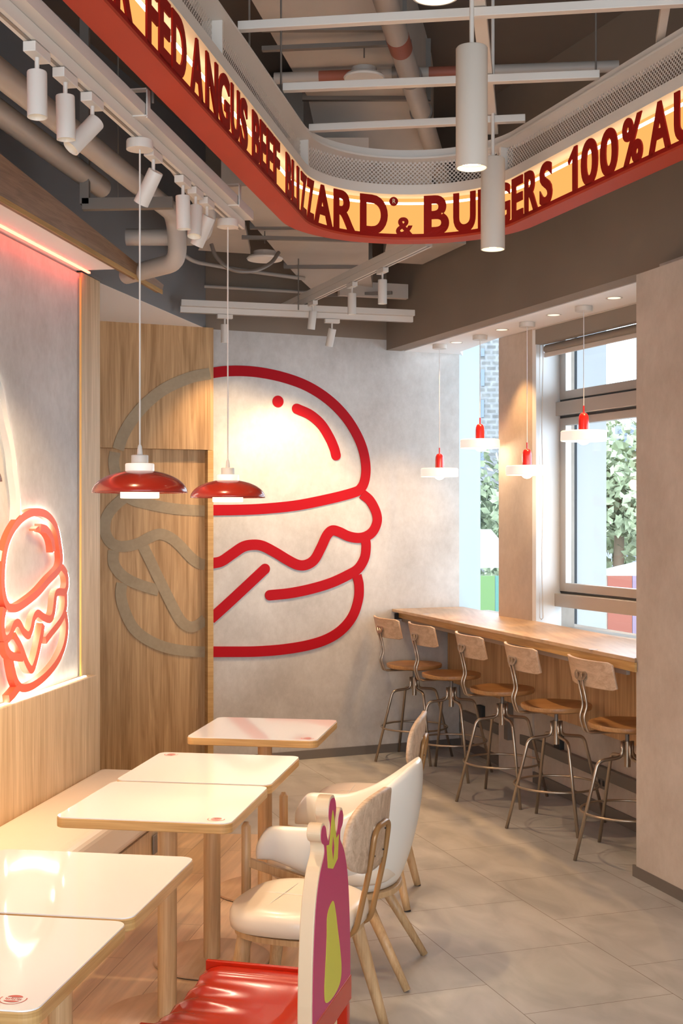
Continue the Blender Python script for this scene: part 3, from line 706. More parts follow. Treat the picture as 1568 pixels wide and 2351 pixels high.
def make_armchair(label):
    t = thing('armchair', label, 'armchair', (0, 0, 0), 0)
    # local +Y faces the table; shell wraps round the back
    def path(a):  # a in [-1,1], 0 = back centre
        ang = a*PI*0.5
        if abs(a) <= 0.62:
            th = a/0.62*PI/2; return (0.262*math.sin(th), -0.262*math.cos(th)+0.02)
        s = (abs(a)-0.62)/0.38
        return (math.copysign(0.262+0.004*s, a), 0.02+0.25*s)
    def ztop(a):
        s = abs(a)
        t_ = max(0.0, min(1.0, (s-0.04)/0.68)); h_ = 0.81-0.21*(0.5-0.5*math.cos(PI*t_))
        return h_-(0.085*((s-0.90)/0.10)**2 if s > 0.90 else 0)
    def zbot(a):
        s = abs(a); return 0.335 if s < 0.35 else 0.335+0.135*min(1, ((s-0.35)/0.55))
    b = B()
    nu, nv = 61, 9
    outer = []; inner = []
    for i in range(nu):
        a = -1+2*i/(nu-1); x, y = path(a); x2, y2 = path(max(-1, min(1, a+0.01))); x1, y1 = path(max(-1, min(1, a-0.01)))
        tx, ty = unit((x2-x1, y2-y1)); nx, ny = ty, -tx
        zt, zb = ztop(a), zbot(a); ro = []; ri = []
        endf = min(1.0, (1-abs(a))/0.05+0.35)
        for j in range(nv):
            v = j/(nv-1); z = zb+(zt-zb)*v
            bulge = 0.030*math.sin(PI*(0.04+0.92*v))**0.5*endf
            lean = (z-0.335)*0.10+(-0.045*(1-v)**2 if abs(a) < 0.7 else 0)
            ro.append(b.bm.verts.new((x+nx*(bulge+lean), y+ny*(bulge+lean)-0.0, z)))
            ri.append(b.bm.verts.new((x+nx*(lean-bulge-0.004), y+ny*(lean-bulge-0.004), z)))
        outer.append(ro); inner.append(ri)
    for i in range(nu-1):
        for j in range(nv-1):
            b.bm.faces.new((outer[i][j], outer[i+1][j], outer[i+1][j+1], outer[i][j+1]))
            b.bm.faces.new((inner[i][j], inner[i][j+1], inner[i+1][j+1], inner[i+1][j]))
        b.bm.faces.new((outer[i][-1], outer[i+1][-1], inner[i+1][-1], inner[i][-1]))
        b.bm.faces.new((outer[i][0], inner[i][0], inner[i+1][0], outer[i+1][0]))
    for e in (0, nu-1):
        for j in range(nv-1): b.bm.faces.new((outer[e][j], outer[e][j+1], inner[e][j+1], inner[e][j]))
    b.obj('tub_shell', M['leatherw'], t, smooth=True, subsurf=1)
    b = B(); rings = []
    n = 48
    for sc_, z in ((0.93, 0.375), (1, 0.39), (1.0, 0.43), (0.95, 0.452), (0.8, 0.46), (0.2, 0.462)):
        rings.append([b.bm.verts.new((superell(k/n, 0.252, 0.25, 3)[0]*sc_, superell(k/n, 0.252, 0.25, 3)[1]*sc_+0.03, z)) for k in range(n)])
    for a_, c_ in zip(rings, rings[1:]):
        for k in range(n): b.bm.faces.new((a_[k], a_[(k+1) % n], c_[(k+1) % n], c_[k]))
    b.bm.faces.new(rings[0][::-1]); b.bm.faces.new(rings[-1])
    b.obj('seat_cushion', M['leather'], t, smooth=True)
    b = B(); b.poly_prism([(p_[0], p_[1]-0.01) for p_ in [superell(k/40, 0.21, 0.21, 2.4) for k in range(40)]], 0.315, 0.338); b.obj('seat_ring', M['oakv'], t, bevel=0.004)
    for s in (-1, 1):
        b = B(); b.tube([(s*0.262, 0.312, 0.003), (s*0.262, 0.312, 0.30), (s*0.262, 0.312, 0.585), (s*0.262, 0.312, 0.600)], [0.014, 0.018, 0.018, 0.009], 14); b.obj('front_leg', M['oakv'], t, smooth=True)
        b = B(); b.bar((s*0.262, 0.31, 0.455), (s*0.272, -0.12, 0.345), 0.02, 0.032); b.obj('side_rail', M['oakv'], t, bevel=0.003)
        b = B(); b.tube([(s*0.13, -0.10, 0.325), (s*0.20, -0.28, 0.003)], [0.022, 0.014], 14); rl = b.obj('rear_leg', M['oakv'], t, smooth=True)
    return t
ac = make_armchair('cream leather tub armchair with oak frame between the two oak side chairs')
ac.location = (0.01, 4.93, 0.001); ac.rotation_euler = (0, 0, math.atan2(0.975, 0.22))

# red chair with printed board back (figure left out: plain patch instead)
rc = thing('red_chair', 'glossy red chair with a tall magenta crown topped back board in the foreground', 'chair', (0.0, 0, 0), 0)
fR = unit((-0.968, 0.25)); rotR = math.atan2(0.968, 0.25)
pf = Vector((0.026, 3.60)); pn = Vector((-0.075, 3.215))
mid = (pf+pn)/2
rc.location = (mid.x, mid.y, 0); rc.rotation_euler = (0, 0, rotR)
def crown_profile():
    half = [(0.20, 0.449), (0.20, 0.50), (0.193, 0.60), (0.178, 0.70), (0.158, 0.765), (0.125, 0.82), (0.088, 0.853), (0.082, 0.87)]
    rb = [(0.088, 0.885), (0.108, 0.895), (0.118, 0.913), (0.108, 0.932), (0.088, 0.937), (0.070, 0.925), (0.062, 0.905), (0.045, 0.885), (0.028, 0.90), (0.024, 0.925), (0.036, 0.945), (0.036, 0.965), (0.022, 0.985), (0.0, 0.99)]
    R_ = half+rb
    return R_+[(-x, z) for x, z in R_[-2::-1]]
prof = crown_profile()
sm = [prof[0]]+[tuple(v) for v in [Vector((p_[0], p_[1], 0))[:2] for p_ in spline([Vector((x, z, 0)) for x, z in prof[1:-1]], 4)]]+[prof[-1]]
def board(name, pts, y0, y1, mat, parent, bev=0.0):
    b = B(); a = [b.bm.verts.new((x, y0, z)) for x, z in pts]; c = [b.bm.verts.new((x, y1, z)) for x, z in pts]
    b.bm.faces.new(a); b.bm.faces.new(c[::-1]); n = len(pts)
    for i in range(n): b.bm.faces.new((a[i], c[i], c[(i+1) % n], a[(i+1) % n]))
    return b.obj(name, mat, parent, bevel=bev)
bb = board('back_board', sm, 0.0, 0.038, M['cream'], rc, 0.003)
ins = [(x*0.965, 0.449+(z-0.449)*0.985 if z > 0.45 else z) for x, z in sm]
pm = board('magenta_print', ins, -0.0012, 0.0, M['magenta'], bb)
crown = [(-0.062, 0.872), (-0.05, 0.81), (0, 0.795), (0.05, 0.81), (0.062, 0.872), (0.035, 0.868), (0.012, 0.93), (0, 0.95), (-0.012, 0.93), (-0.035, 0.868)]
board('crown_print', crown, -0.0022, -0.0013, M['lime'], bb)
board('crown_jewel', [(0, 0.88), (0.010, 0.85), (0, 0.82), (-0.010, 0.85)], -0.0030, -0.0023, M['magenta'], bb)
patch = spline([Vector(p_) for p_ in ((0.0, 0.71, 0), (-0.055, 0.69, 0), (-0.062, 0.63, 0), (-0.075, 0.56, 0), (-0.085, 0.50, 0), (-0.07, 0.465, 0), (0.0, 0.455, 0), (0.07, 0.465, 0), (0.09, 0.50, 0), (0.075, 0.56, 0), (0.05, 0.62, 0), (0.03, 0.67, 0))], 5, True)
board('yellow_patch', [(v_.x, v_.y) for v_ in patch], -0.0022, -0.0013, M['lime'], bb)
# seat : moulded lacquered surface
def rseat(u, v):
    x = -0.235+0.47*u; y = 0.045+0.40*v
    g = 0.0
    d = max(0.0, 1-((x)/0.185)**2); e = max(0.0, min(1.0, (v-0.04)/0.22)); e = e*e*(3-2*e)
    g = -0.026*(d**0.5 if d > 0 else 0)*e
    g += 0.012*math.exp(-((x)/0.035)**2)*min(1, max(0, (v-0.35)/0.4))
    g += 0.010*math.exp(-((abs(x)-0.10)/0.03)**2)*min(1, max(0, (v-0.5)/0.4))
    g -= 0.02*max(0, (v-0.85)/0.15)**2
    return Vector((x, y, 0.425+g))
b = B(); b.grid(rseat, 81, 61); b.obj('seat', M['chairred'], rc, smooth=True, solid=0.012, soff=-1)
b = B()
b.box((-0.243, 0.245, 0.418), (0.016, 0.40, 0.034)); b.box((0.243, 0.245, 0.418), (0.016, 0.40, 0.034)); b.box((0, 0.25, 0.385), (0.44, 0.36, 0.03)); b.obj('seat_frame', M['chairred'], rc, bevel=0.003)
b = B(); b.box((0, 0.0175, 0.413), (0.40, 0.041, 0.07)); b.obj('back_rail', M['chairred'], rc, bevel=0.003)
for sx in (-1, 1):
    for y_ in (0.017, 0.42):
        B().box((sx*(0.185 if y_ < 0.1 else 0.205), y_, 0.19), (0.03, 0.03, 0.38)).obj('leg', M['chairred'], rc, bevel=0.003)

# ------------------------------------------------------------------ sign : loop box with letters
zU0, zG0, zG1 = 3.0, 3.026, 3.206
P_l = pz(295, 45, zG0); P_l2 = pz(645, 435, zG0); P_r = pz(1164, 510, zG0); P_r2 = pz(1568, 320, zG0)
dl = (Vector(P_l2)-Vector(P_l)).to_2d().normalized(); dr = (Vector(P_r)-Vector(P_r2)).to_2d().normalized()
# intersection of the two arms
a0 = Vector(P_l2).to_2d(); b0 = Vector(P_r).to_2d()
den = dl.x*dr.y-dl.y*dr.x; tt = ((b0.x-a0.x)*dr.y-(b0.y-a0.y)*dr.x)/den; apex = a0+dl*tt
half = math.acos(max(-1, min(1, dl.dot(dr))))/2   # half of the angle between arms
bis = -(dl+dr).normalized()
apexD = (apex.y-5.90)
rad = apexD/(1/math.sin(half)-1); cen = apex+bis*(rad/math.sin(half)); tl = rad/math.tan(half)
T1 = apex-dl*tl; T2 = apex-dr*tl
path = []
s0 = T1-dl*4.6
N = 24
for k in range(N): path.append(s0.lerp(T1, k/N))
a1 = math.atan2(T1.y-cen.y, T1.x-cen.x); a2 = math.atan2(T2.y-cen.y, T2.x-cen.x)
if a1 < a2: a1 += 2*PI
for k in range(49): a = a1+(a2-a1)*k/48; path.append(cen+Vector((math.cos(a), math.sin(a)))*rad)
e1 = T2-dr*4.6
for k in range(1, N+1): path.append(T2.lerp(e1, k/N))
S = [0.0]
for p_, q_ in zip(path, path[1:]): S.append(S[-1]+(q_-p_).length)
def at(s):
    s = max(0, min(S[-1]-1e-6, s)); lo = 0
    import bisect
    i = min(len(S)-2, max(0, bisect.bisect_right(S, s)-1)); t_ = (s-S[i])/(S[i+1]-S[i]); p_ = path[i].lerp(path[i+1], t_); d = (path[i+1]-path[i]).normalized()
    return p_, d, Vector((d.y, -d.x))       # normal points into the loop
def s_px(px):
    k = (px-CX)/F
    for i in range(len(path)-1):
        f0 = path[i].x-k*path[i].y; f1 = path[i+1].x-k*path[i+1].y
        if path[i].y > 0.6 and f0 <= 0 < f1 or (path[i].y > 0.6 and f0 == 0): return S[i]+(S[i+1]-S[i])*(-f0)/(f1-f0)
    return S[-1]
sL, sR, sA, sB_ = 0.0, S[-1], S[N], S[N+48]
def vnorm(i):
    a = path[max(0, i-1)]; b_ = path[min(len(path)-1, i+1)]; d = (b_-a).normalized(); return Vector((d.y, -d.x))
def sweep(name, prof, mat, parent, i0=0, i1=None, smooth=True, uv=False):
    i1 = len(path)-1 if i1 is None else i1
    b = B(); rows = []
    for i in range(i0, i1+1):
        n = vnorm(i); rows.append([b.bm.verts.new((path[i].x+n.x*o, path[i].y+n.y*o, z)) for o, z in prof])
    m = len(prof)
    if uv: lay = b.bm.loops.layers.uv.new('UVMap')
    for r_, (A_, B_) in enumerate(zip(rows, rows[1:])):
        for k in range(m if m > 2 else 1):
            f = b.bm.faces.new((A_[k], A_[(k+1) % m], B_[(k+1) % m], B_[k]))
            if uv:
                for l, (ss, kk) in zip(f.loops, ((r_, k), (r_, (k+1) % m), (r_+1, (k+1) % m), (r_+1, k))): l[lay].uv = (S[i0+ss], prof[kk][1])
    if m > 2: b.bm.faces.new(rows[0][::-1]); b.bm.faces.new(rows[-1])
    if uv:
        me = bpy.data.meshes.new(name); b.bm.to_mesh(me); b.bm.free(); return link_mesh(name, me, mat, parent, True)
    return b.obj(name, mat, parent, auto=True)
def rect(o0, o1, z0, z1): return [(o0, z0), (o1, z0), (o1, z1), (o0, z1)]
sign = thing('letter_sign', 'large red rounded sign band with backlit red lettering hanging from the ceiling', 'sign', (0, 0, 0))
sweep('underside_tray', rect(-0.095, 0.004, zU0, zU0+0.010), M['signred'], sign)
sweep('rim', rect(-0.006, 0.004, zU0+0.0102, zG0), M['letred'], sign)
sweep('outer_skin', rect(-0.095, -0.085, zU0+0.0102, zG1+0.04), M['signred'], sign)
sweep('light_panel', rect(-0.078, -0.073, zU0+0.0104, zG1), SIGNPANEL, sign)
sweep('led_strip', rect(-0.066, -0.058, zG1-0.030, zG1-0.020), SIGNLED, sign)
sweep('lower_rail', rect(-0.085, 0.006, zG1+0.001, zG1+0.045), M['wmetal'], sign)
sweep('perforated_band', [(-0.030, zG1+0.045), (-0.030, zG1+0.165)], M['mesh'], sign, uv=True)
sweep('upper_rail', rect(-0.060, 0.004, zG1+0.158, zG1+0.205), M['wmetal'], sign)
sweep('upper_flange', rect(0.004, 0.030, zG1+0.158, zG1+0.166), M['wmetal'], sign)
for px_ in (508, 706, 1150):
    p_, d, n = at(s_px(px_)); b = B(); b.box((p_.x-n.x*0.03, p_.y-n.y*0.03, zG1+0.10), (0.012, 0.07, 0.115), math.atan2(d.y, d.x)); b.obj('post', M['wmetal'], sign)
# letters
def glyph(ch, off=0.032):
    cu = bpy.data.curves.new('glyph', 'FONT'); cu.body = ch; cu.size = 1.0; cu.offset = off; cu.extrude = 0.05; cu.resolution_u = 6
    o = bpy.data.objects.new('glyph', cu); C.objects.link(o); bpy.context.view_layer.update()
    dg = bpy.context.evaluated_depsgraph_get(); me = bpy.data.meshes.new_from_object(o.evaluated_get(dg)); bpy.data.objects.remove(o); 
    return me
LET = [('R', 262, 303), ('F', 335, 361), ('E', 364, 390), ('D', 394, 426), ('A', 437, 465), ('N', 472, 499), ('G', 500, 526), ('U', 530, 549), ('S', 551, 567),
       ('B', 579, 595.5), ('E', 597, 610), ('E', 612, 626.5), ('F', 628, 641), ('B', 656, 668), ('L', 670, 680), ('I', 681.5, 685.5), ('Z', 690, 703), ('Z', 704.5, 720),
       ('A', 721, 763), ('R', 766, 816), ('D', 826.5, 890), ('&', 909, 950), ('B', 973, 1031), ('U', 1041, 1092), ('R', 1098, 1138), ('G', 1142, 1171), ('E', 1176, 1201),
       ('R', 1205, 1236), ('S', 1240, 1268), ('1', 1305, 1326), ('0', 1335, 1373), ('0', 1379, 1419), ('%', 1430, 1476), ('A', 1490, 1541), ('U', 1549, 1600)]
WORD = {'&': 'ampersand', '1': 'digit', '0': 'digit', '%': 'percent_sign'}
def one_mesh():
    P = [(0.0, 0.70), (0.52, 1.0), (0.62, 1.0), (0.66, 0.0), (1.0, 0.0), (0.30, 0.0), (0.36, 0.62), (0.04, 0.60)]
    P = [(0.0, 0.74), (0.55, 1.0), (0.80, 1.0), (0.80, 0.0), (0.40, 0.0), (0.40, 0.80), (0.06, 0.66)]
    b = B(); b.poly_prism(P, -0.05, 0.05); me = bpy.data.meshes.new('one'); b.bm.to_mesh(me); b.bm.free(); return me
for ch, x0, x1 in LET:
    me = glyph(ch) if ch != '1' else one_mesh(); xs = [v_.co.x for v_ in me.vertices]; ysv = [v_.co.y for v_ in me.vertices]; zs_ = [v_.co.z for v_ in me.vertices]
    ax, bx = min(xs), max(xs); ay, by = min(ysv), max(ysv); az, bz = min(zs_), max(zs_)
    sa, sb = s_px(x0), s_px(x1); z0 = zU0+0.018; z1 = zG1-0.006
    if ch == '&': z1 = z0+0.085
    # refine long edges so that letters can follow the bend
    bm = bmesh.new(); bm.from_mesh(me); bmesh.ops.triangulate(bm, faces=bm.faces)
    if x0 > 640 and x1 < 1180:
        bmesh.ops.subdivide_edges(bm, edges=[e for e in bm.edges if e.calc_length() > 0.25], cuts=2, use_grid_fill=True)
    for v_ in bm.verts:
        u = (v_.co.x-ax)/max(1e-6, bx-ax); w = (v_.co.y-ay)/(by-ay); q = (v_.co.z-az)/(bz-az)
        p_, d, n = at(sa+(sb-sa)*u); o_ = -0.002+0.006*q
        v_.co = Vector((p_.x+n.x*o_, p_.y+n.y*o_, z0+(z1-z0)*w))
    bmesh.ops.recalc_face_normals(bm, faces=bm.faces)
    me2 = bpy.data.meshes.new('letter'); bm.to_mesh(me2); bm.free(); bpy.data.meshes.remove(me)
    link_mesh(WORD.get(ch, 'letter'), me2, M['letred'], sign)
# registered mark : small disc with R
p_, d, n = at(s_px(904)); R3 = Matrix((Vector((d.x, d.y, 0)), Vector((0, 0, 1)), Vector((-n.x, -n.y, 0)))).transposed()
b = B(); b.lathe([(0.0205, 0.0), (0.0205, 0.005)], (p_.x, p_.y, zG1-0.030), 28, True, R3.to_4x4()); rg = b.obj('registered_mark', M['letred'], sign)
me = glyph('R', 0.0); bm = bmesh.new(); bm.from_mesh(me)
for v_ in bm.verts: 
    l = Vector(((v_.co.x-0.33)*0.027, (v_.co.y-0.36)*0.030, -0.006-v_.co.z*0.02)); g = R3 @ l; v_.co = Vector((p_.x, p_.y, zG1-0.030))+g
me2 = bpy.data.meshes.new('mark_letter'); bm.to_mesh(me2); bm.free(); link_mesh('mark_letter', me2, plain('mark_cream', (0.9, 0.7, 0.45), 0.5), rg)
# the glow the strip throws into the loop
for sx in (0.8, 2.2, 3.4, sA, (sA+sB_)/2, sB_, sB_+1.2, sB_+2.4):
    pass
# cross bars and long bars in the loop
bars = [((548, 62), (1590, 2), 'white steel cross bar spanning the sign loop, nearest of the three'), ((650, 202), (1376, 172), 'white steel cross bar spanning the sign loop, middle of the three'), ((710, 295), (1206, 272), 'white steel cross bar near the bend of the sign loop, farthest of the three')]
for (a_, b_, lab) in bars:
    p = pz(a_[0], a_[1], 3.42); q = pz(b_[0], b_[1], 3.42); o = B().bar(p, q, 0.035, 0.03).obj('cross_bar', M['wmetal'], bevel=0.002); tag(o, lab, 'bar', 'white bars inside the sign loop')
p = pz(1094, -40, 3.455); q = pz(1132, 300, 3.455); o = B().bar(p, q, 0.047, 0.035).obj('long_bar', M['wmetal'], bevel=0.002); tag(o, 'wide white steel bar running lengthwise above the cross bars behind the pendants', 'bar')
p = pz(1533, -20, 3.44); q = pz(1515, 93, 3.44); o = B().bar(p, q, 0.03, 0.03).obj('long_bar', M['wmetal'], bevel=0.002); tag(o, 'short white steel bar in the top right corner meeting the sign', 'bar')
def rod(px, y0, y1, D, lab, r=0.004, mat='dkmetal', nm='hanger_rod'):
    p = pd(px, y0, D); q = pd(px, y1, D); q.z = 4.298 if y0 < 0 else p.z
    pass
for (x_, y_, z_, lab) in ((-0.33, 4.6, 3.41, 'thin threaded hanger rod above the nearest cross bar by the sign'), (0.98, 4.95, 3.41, 'thin threaded hanger rod above the right arm of the sign'), (-0.24, 5.1, 3.41, 'thin threaded hanger rod above the middle cross bar by the sign'), (-1.0, 5.75, 3.13, 'thin hanger rod holding the pipe bracket'), (-0.58, 3.95, 3.0, 'thin hanger rod above the lighting track near the dome lamp'), (-0.28, 8.35, 3.07, 'thin hanger rod above the junction of the far tracks')):
    o = B().tube([(x_, y_, z_), (x_, y_, 4.299)], 0.004, 8).obj('hanger_rod', M['dkmetal']); tag(o, lab, 'rod')

# ------------------------------------------------------------------ ducts and pipes
dm = thing('air_duct', 'large beige painted rectangular air duct running above the sign to the back wall', 'duct', (0, 0, 0))
def dsec(y, z0, x0, x1, z1=4.25): return [Vector((x0, y, z0)), Vector((x1, y, z0)), Vector((x1, y, z1)), Vector((x0, y, z1))]
def dl_(secs, name, mat='wpaint'):
    b = B(); rows = [[b.bm.verts.new(v_) for v_ in s_] for s_ in secs]
    for A_, B_ in zip(rows, rows[1:]):
        for k in range(4): b.bm.faces.new((A_[k], A_[(k+1) % 4], B_[(k+1) % 4], B_[k]))
    b.bm.faces.new(rows[0][::-1]); b.bm.faces.new(rows[-1]); return b.obj(name, M[mat], dm, auto=True)
def lx(y): return -0.39+0.162*(y-5.4)
dl_([dsec(1.0, 3.92, lx(1.0), lx(1.0)+0.55), dsec(6.7, 3.92, lx(6.7), lx(6.7)+0.62)], 'duct_run')
dl_([dsec(6.72, 3.92, lx(6.72), lx(6.72)+0.62), dsec(7.0, 3.86, lx(7)-0.02, lx(7)+0.62), dsec(7.25, 3.70, lx(7.1)-0.10, 0.52), dsec(7.4, 3.50, -0.42, 0.50), dsec(7.5, 3.42, -0.50, 0.40)], 'bend')
dl_([dsec(6.62, 3.43, -0.62, 0.14, 3.68), dsec(8.55, 3.40, -0.36, 0.18, 3.68)], 'lower_run')
dl_([dsec(8.57, 3.40, -0.36, 0.18, 3.66), dsec(8.75, 3.36, -0.30, 0.2, 3.6), dsec(8.95, 3.30, -0.2, 0.22, 3.5)], 'taper')
for i, (y, z0, x0, x1) in enumerate(((3.9, 3.92, lx(3.9), lx(3.9)+0.58), (5.75, 3.92, lx(5.75), lx(5.75)+0.6), (6.71, 3.92, lx(6.7), lx(6.7)+0.62), (7.5, 3.425, -0.51, 0.155), (8.56, 3.40, -0.36, 0.18))):
    B().box(((x0+x1)/2, y, z0+0.14), (x1-x0+0.05, 0.03, 0.32)).obj('flange', M['dkmetal'], dm)
o = B().box((0.22, 8.93, 3.30), (0.5, 0.05, 0.10), 0.3).obj('duct_outlet', M['wpaint']); tag(o, 'small pale outlet box at the end of the duct near the back wall', 'vent')
gp = thing('ceiling_panel', 'pale access panel beside the duct behind the far lamp', 'panel', (0, 0, 0)); B().poly_prism([tuple(pz(455, 575, 3.42)[:2]), tuple(pz(575, 583, 3.42)[:2]), tuple(pz(560, 505, 3.42)[:2]), tuple(pz(490, 500, 3.42)[:2])], 3.42, 3.46).obj('sheet', M['wpaint'], gp)
gp = thing('ceiling_panel', 'pale duct panel behind the sign bend above the right track', 'panel', (0, 0, 0)); B().poly_prism([tuple(pz(880, 602, 3.45)[:2]), tuple(pz(970, 607, 3.45)[:2]), tuple(pz(1070, 560, 3.45)[:2]), tuple(pz(890, 545, 3.45)[:2])], 3.45, 3.60).obj('sheet', M['wpaint'], gp)
def pipe(pts, r, lab, cat='pipe', mat='pipe', nm='ceiling_pipe', fil=0.0, seg=20):
    if fil: pts = fillet(pts, fil, 8)
    o = B().tube(pts, r, seg).obj(nm, M[mat], smooth=False, auto=True); return tag(o, lab, cat)
# big white pipe with red bands
P0 = pz(866, -60, 3.79); Ya = 2.0
def bpx(y): return P0.x+0.162*(y-P0.y)
bigp = thing('sprinkler_main', 'thick white pipe with a dull red band running lengthwise under the duct', 'pipe', (0, 0, 0))
B().tube([(bpx(2.0), 2.0, 3.79), (bpx(8.4), 8.4, 3.79)], 0.05, 24).obj('tube', M['pipe'], bigp, auto=True)
y1_, y2_ = F*(3.79-H)/(CY-82), F*(3.79-H)/(CY-112)
B().tube([(bpx(y1_), y1_, 3.79), (bpx(y2_), y2_, 3.79)], 0.0508, 24).obj('red_band', plain('dull_red', (0.33, 0.10, 0.06), 0.6), bigp, auto=True)
for yp in (175, 258):
    yy = F*(3.79-H)/(CY-yp); B().tube([(bpx(yy-0.02), yy-0.02, 3.79), (bpx(yy+0.02), yy+0.02, 3.79)], 0.058, 24).obj('clamp', M['dkmetal'], bigp, auto=True)
cp_ = thing('cross_pipe', 'thinner grey sprinkler pipe with red bands crossing behind the cylinder pendants', 'pipe', (0, 0, 0))
p = pz(630, 180, 3.878); q = pz(1420, 152, 3.878)
B().tube([p, q], 0.028, 18).obj('tube', M['pipe'], cp_, auto=True)
for a_, b_ in ((735, 820), (990, 1062)):
    t0 = (a_-630)/790; t1 = (b_-630)/790; B().tube([p.lerp(q, t0), p.lerp(q, t1)], 0.0288, 18).obj('red_band', MATS['dull_red'], cp_, auto=True)
t0 = (905-630)/790; t1 = (948-630)/790; B().tube([p.lerp(q, t0), p.lerp(q, t1)], 0.036, 18).obj('coupling', M['dkmetal'], cp_, auto=True)
# strut channels under the duct
for (a_, b_, z_, lab) in (((602, 113), (945, 98), 3.87, 'dark strut channel under the duct near the top of the loop'), ((555, 545), (830, 552), 3.36, 'dark strut channel under the duct just behind the sign'), ((705, 680), (900, 672), 3.27, 'thin strut channel under the duct outlet by the back wall')):
    p = pz(*a_, z_); q = pz(*b_, z_); o = B().bar(p, q, 0.03, 0.02).obj('strut_channel', M['dkmetal']); tag(o, lab, 'channel')
# left pipes
def lp(y, x0, y0): return x0+0.162*(y-y0)
k1 = [(lp(2, -1.14, 4.3), 2.0, 3.21), (lp(6.30, -1.14, 4.3), 6.30, 3.21), (lp(6.36, -1.14, 4.3), 6.36, 2.99), (-1.125, 6.72, 2.99)]
pipe(k1, 0.046, 'thick grey pipe over the lighting track bending down and back to the left wall', fil=0.09)
pipe([(lp(2, -1.30, 4.9), 2.0, 3.265), (lp(6.0, -1.30, 4.9), 6.0, 3.265)], 0.048, 'thick grey pipe nearest the left wall, ending at the bracket')
pipe([(-1.08, 6.45, 3.13), (-0.70, 6.45, 3.13), (-0.64, 6.2, 3.20), (-0.70, 5.2, 3.21), (-0.93, 3.6, 3.21)], 0.042, 'grey pipe crossing behind the bent pipe', fil=0.08)
pipe([(upx(2.0)+0.05, 2.0, 3.25), (upx(6.9)+0.05, 6.9, 3.18)], 0.014, 'thin conduit clipped along the upper left wall')
p1_ = pp(395, 570, ((upx(7)+0.03, 7.0), UPL[1])); 
c1 = [pd(395, 560, 7.9), pd(440, 600, 8.2), pd(540, 618, 8.6), pd(700, 640, 8.75)]
pipe(c1, 0.013, 'thin conduit running from the left wall corner along the upper back wall', fil=0.1)
c2 = [pp(468, 657, ((BACK[0][0], BACK[0][1]-0.04), BACK[1])), pp(720, 672, ((BACK[0][0], BACK[0][1]-0.04), BACK[1]))]
pipe(c2, 0.012, 'lower thin conduit running straight across the upper back wall')
c3 = [pd(485, 560, 7.0), pd(497, 590, 7.0), pd(530, 618, 7.0), pd(580, 622, 7.1), pd(620, 605, 7.2), pd(640, 580, 7.3)]
fl = spline(c3, 10); pipe(fl, 0.011, 'sagging ribbed flexible conduit beside the duct', 'conduit', 'dkmetal', 'flexible_conduit')
# bracket
brk = thing('pipe_bracket', 'grey steel channel bracket carrying the two thick pipes', 'bracket', (0, 0, 0))
p = pd(190, 470, 5.75); q = pd(397, 466, 5.75)
B().bar(p, q, 0.04, 0.05).obj('channel', M['dkmetal'], brk)
B().bar(p+Vector((0.01, 0, 0)), p+Vector((0.01, 0, 1.10)), 0.04, 0.04, (1, 0, 0)).obj('hanger', M['dkmetal'], brk)
# round ceiling speakers
for (px_, py_, w_, D_, lab) in ((836, 182, 95, 6.0, 'round white ceiling speaker behind the cross bar'), (608, 597, 84, 7.6, 'round white ceiling speaker beside the lower duct')):
    c_ = pd(px_, py_, D_); r_ = w_/F*D_/2; t = thing('ceiling_speaker', lab, 'speaker', c_)
    B().lathe([(r_*0.5, 0.002), (r_*0.95, 0.0), (r_, 0.008), (r_*0.9, 0.02), (r_*0.5, 0.03)], seg=40).obj('flange', M['white2'], t, auto=True)
    B().lathe([(r_*0.62, 0.02), (r_*0.62, 0.05)], seg=32).obj('body', M['pipe'], t, auto=True)
    B().tube([(0, 0, 0.1), (0, 0, 4.299-c_.z)], 0.004, 6).obj('hanger', M['dkmetal'], t)

# ------------------------------------------------------------------ lighting tracks and spots
def track(nm, p, q, lab, z, boxed=True, side=1):
    t = thing(nm, lab, 'lighting track', (0, 0, 0)); p = Vector(p); q = Vector(q); d = (q-p).normalized(); n = Vector((d.y, -d.x, 0))*side
    up = Vector((0, 0, 1))
    B().bar(p+up*0.018, q+up*0.018, 0.036, 0.036).obj('track_profile', M['wmetal'], t)
    B().bar(p+up*-0.0005, q+up*-0.0005, 0.010, 0.002).obj('groove', M['dkmetal'], t)
    if boxed: B().bar(p+up*0.056+n*0.018, q+up*0.056+n*0.018, 0.075, 0.038).obj('channel_cover', M['wmetal'], t)
    return t
TZ = 2.93
def tx(y): return -1.337+0.17*y
tk = track('lighting_track', (tx(1.6), 1.6, TZ), (tx(5.38), 5.38, TZ), 'long white lighting track on the left carrying spotlights and dome lamps', TZ)
for y_ in (3.98, 5.12):
    b = B(); b.box((tx(y_)+0.020, y_, TZ+0.035), (0.085, 0.03, 0.004), -0.17); b.box((tx(y_)+0.062, y_, TZ+0.075), (0.004, 0.03, 0.09), -0.17); b.box((tx(y_)+0.02, y_, TZ+0.118), (0.085, 0.03, 0.004), -0.17); b.obj('bracket', M['wmetal'], tk)
tb1 = Vector((-1.03, 8.2, 3.03)); tb2 = Vector((0.475, 8.62, 3.03))
track('lighting_track', tb1, tb2, 'white lighting track running along in front of the back wall', 3.03, True, 1)
td1 = pz(640, 728, 3.12); td2 = pz(985, 566, 3.12); td2.z = 3.12
track('lighting_track', td1+Vector((0, 0, 0)), td2, 'white lighting track running diagonally from the sign to the far track', 3.05, True, -1)
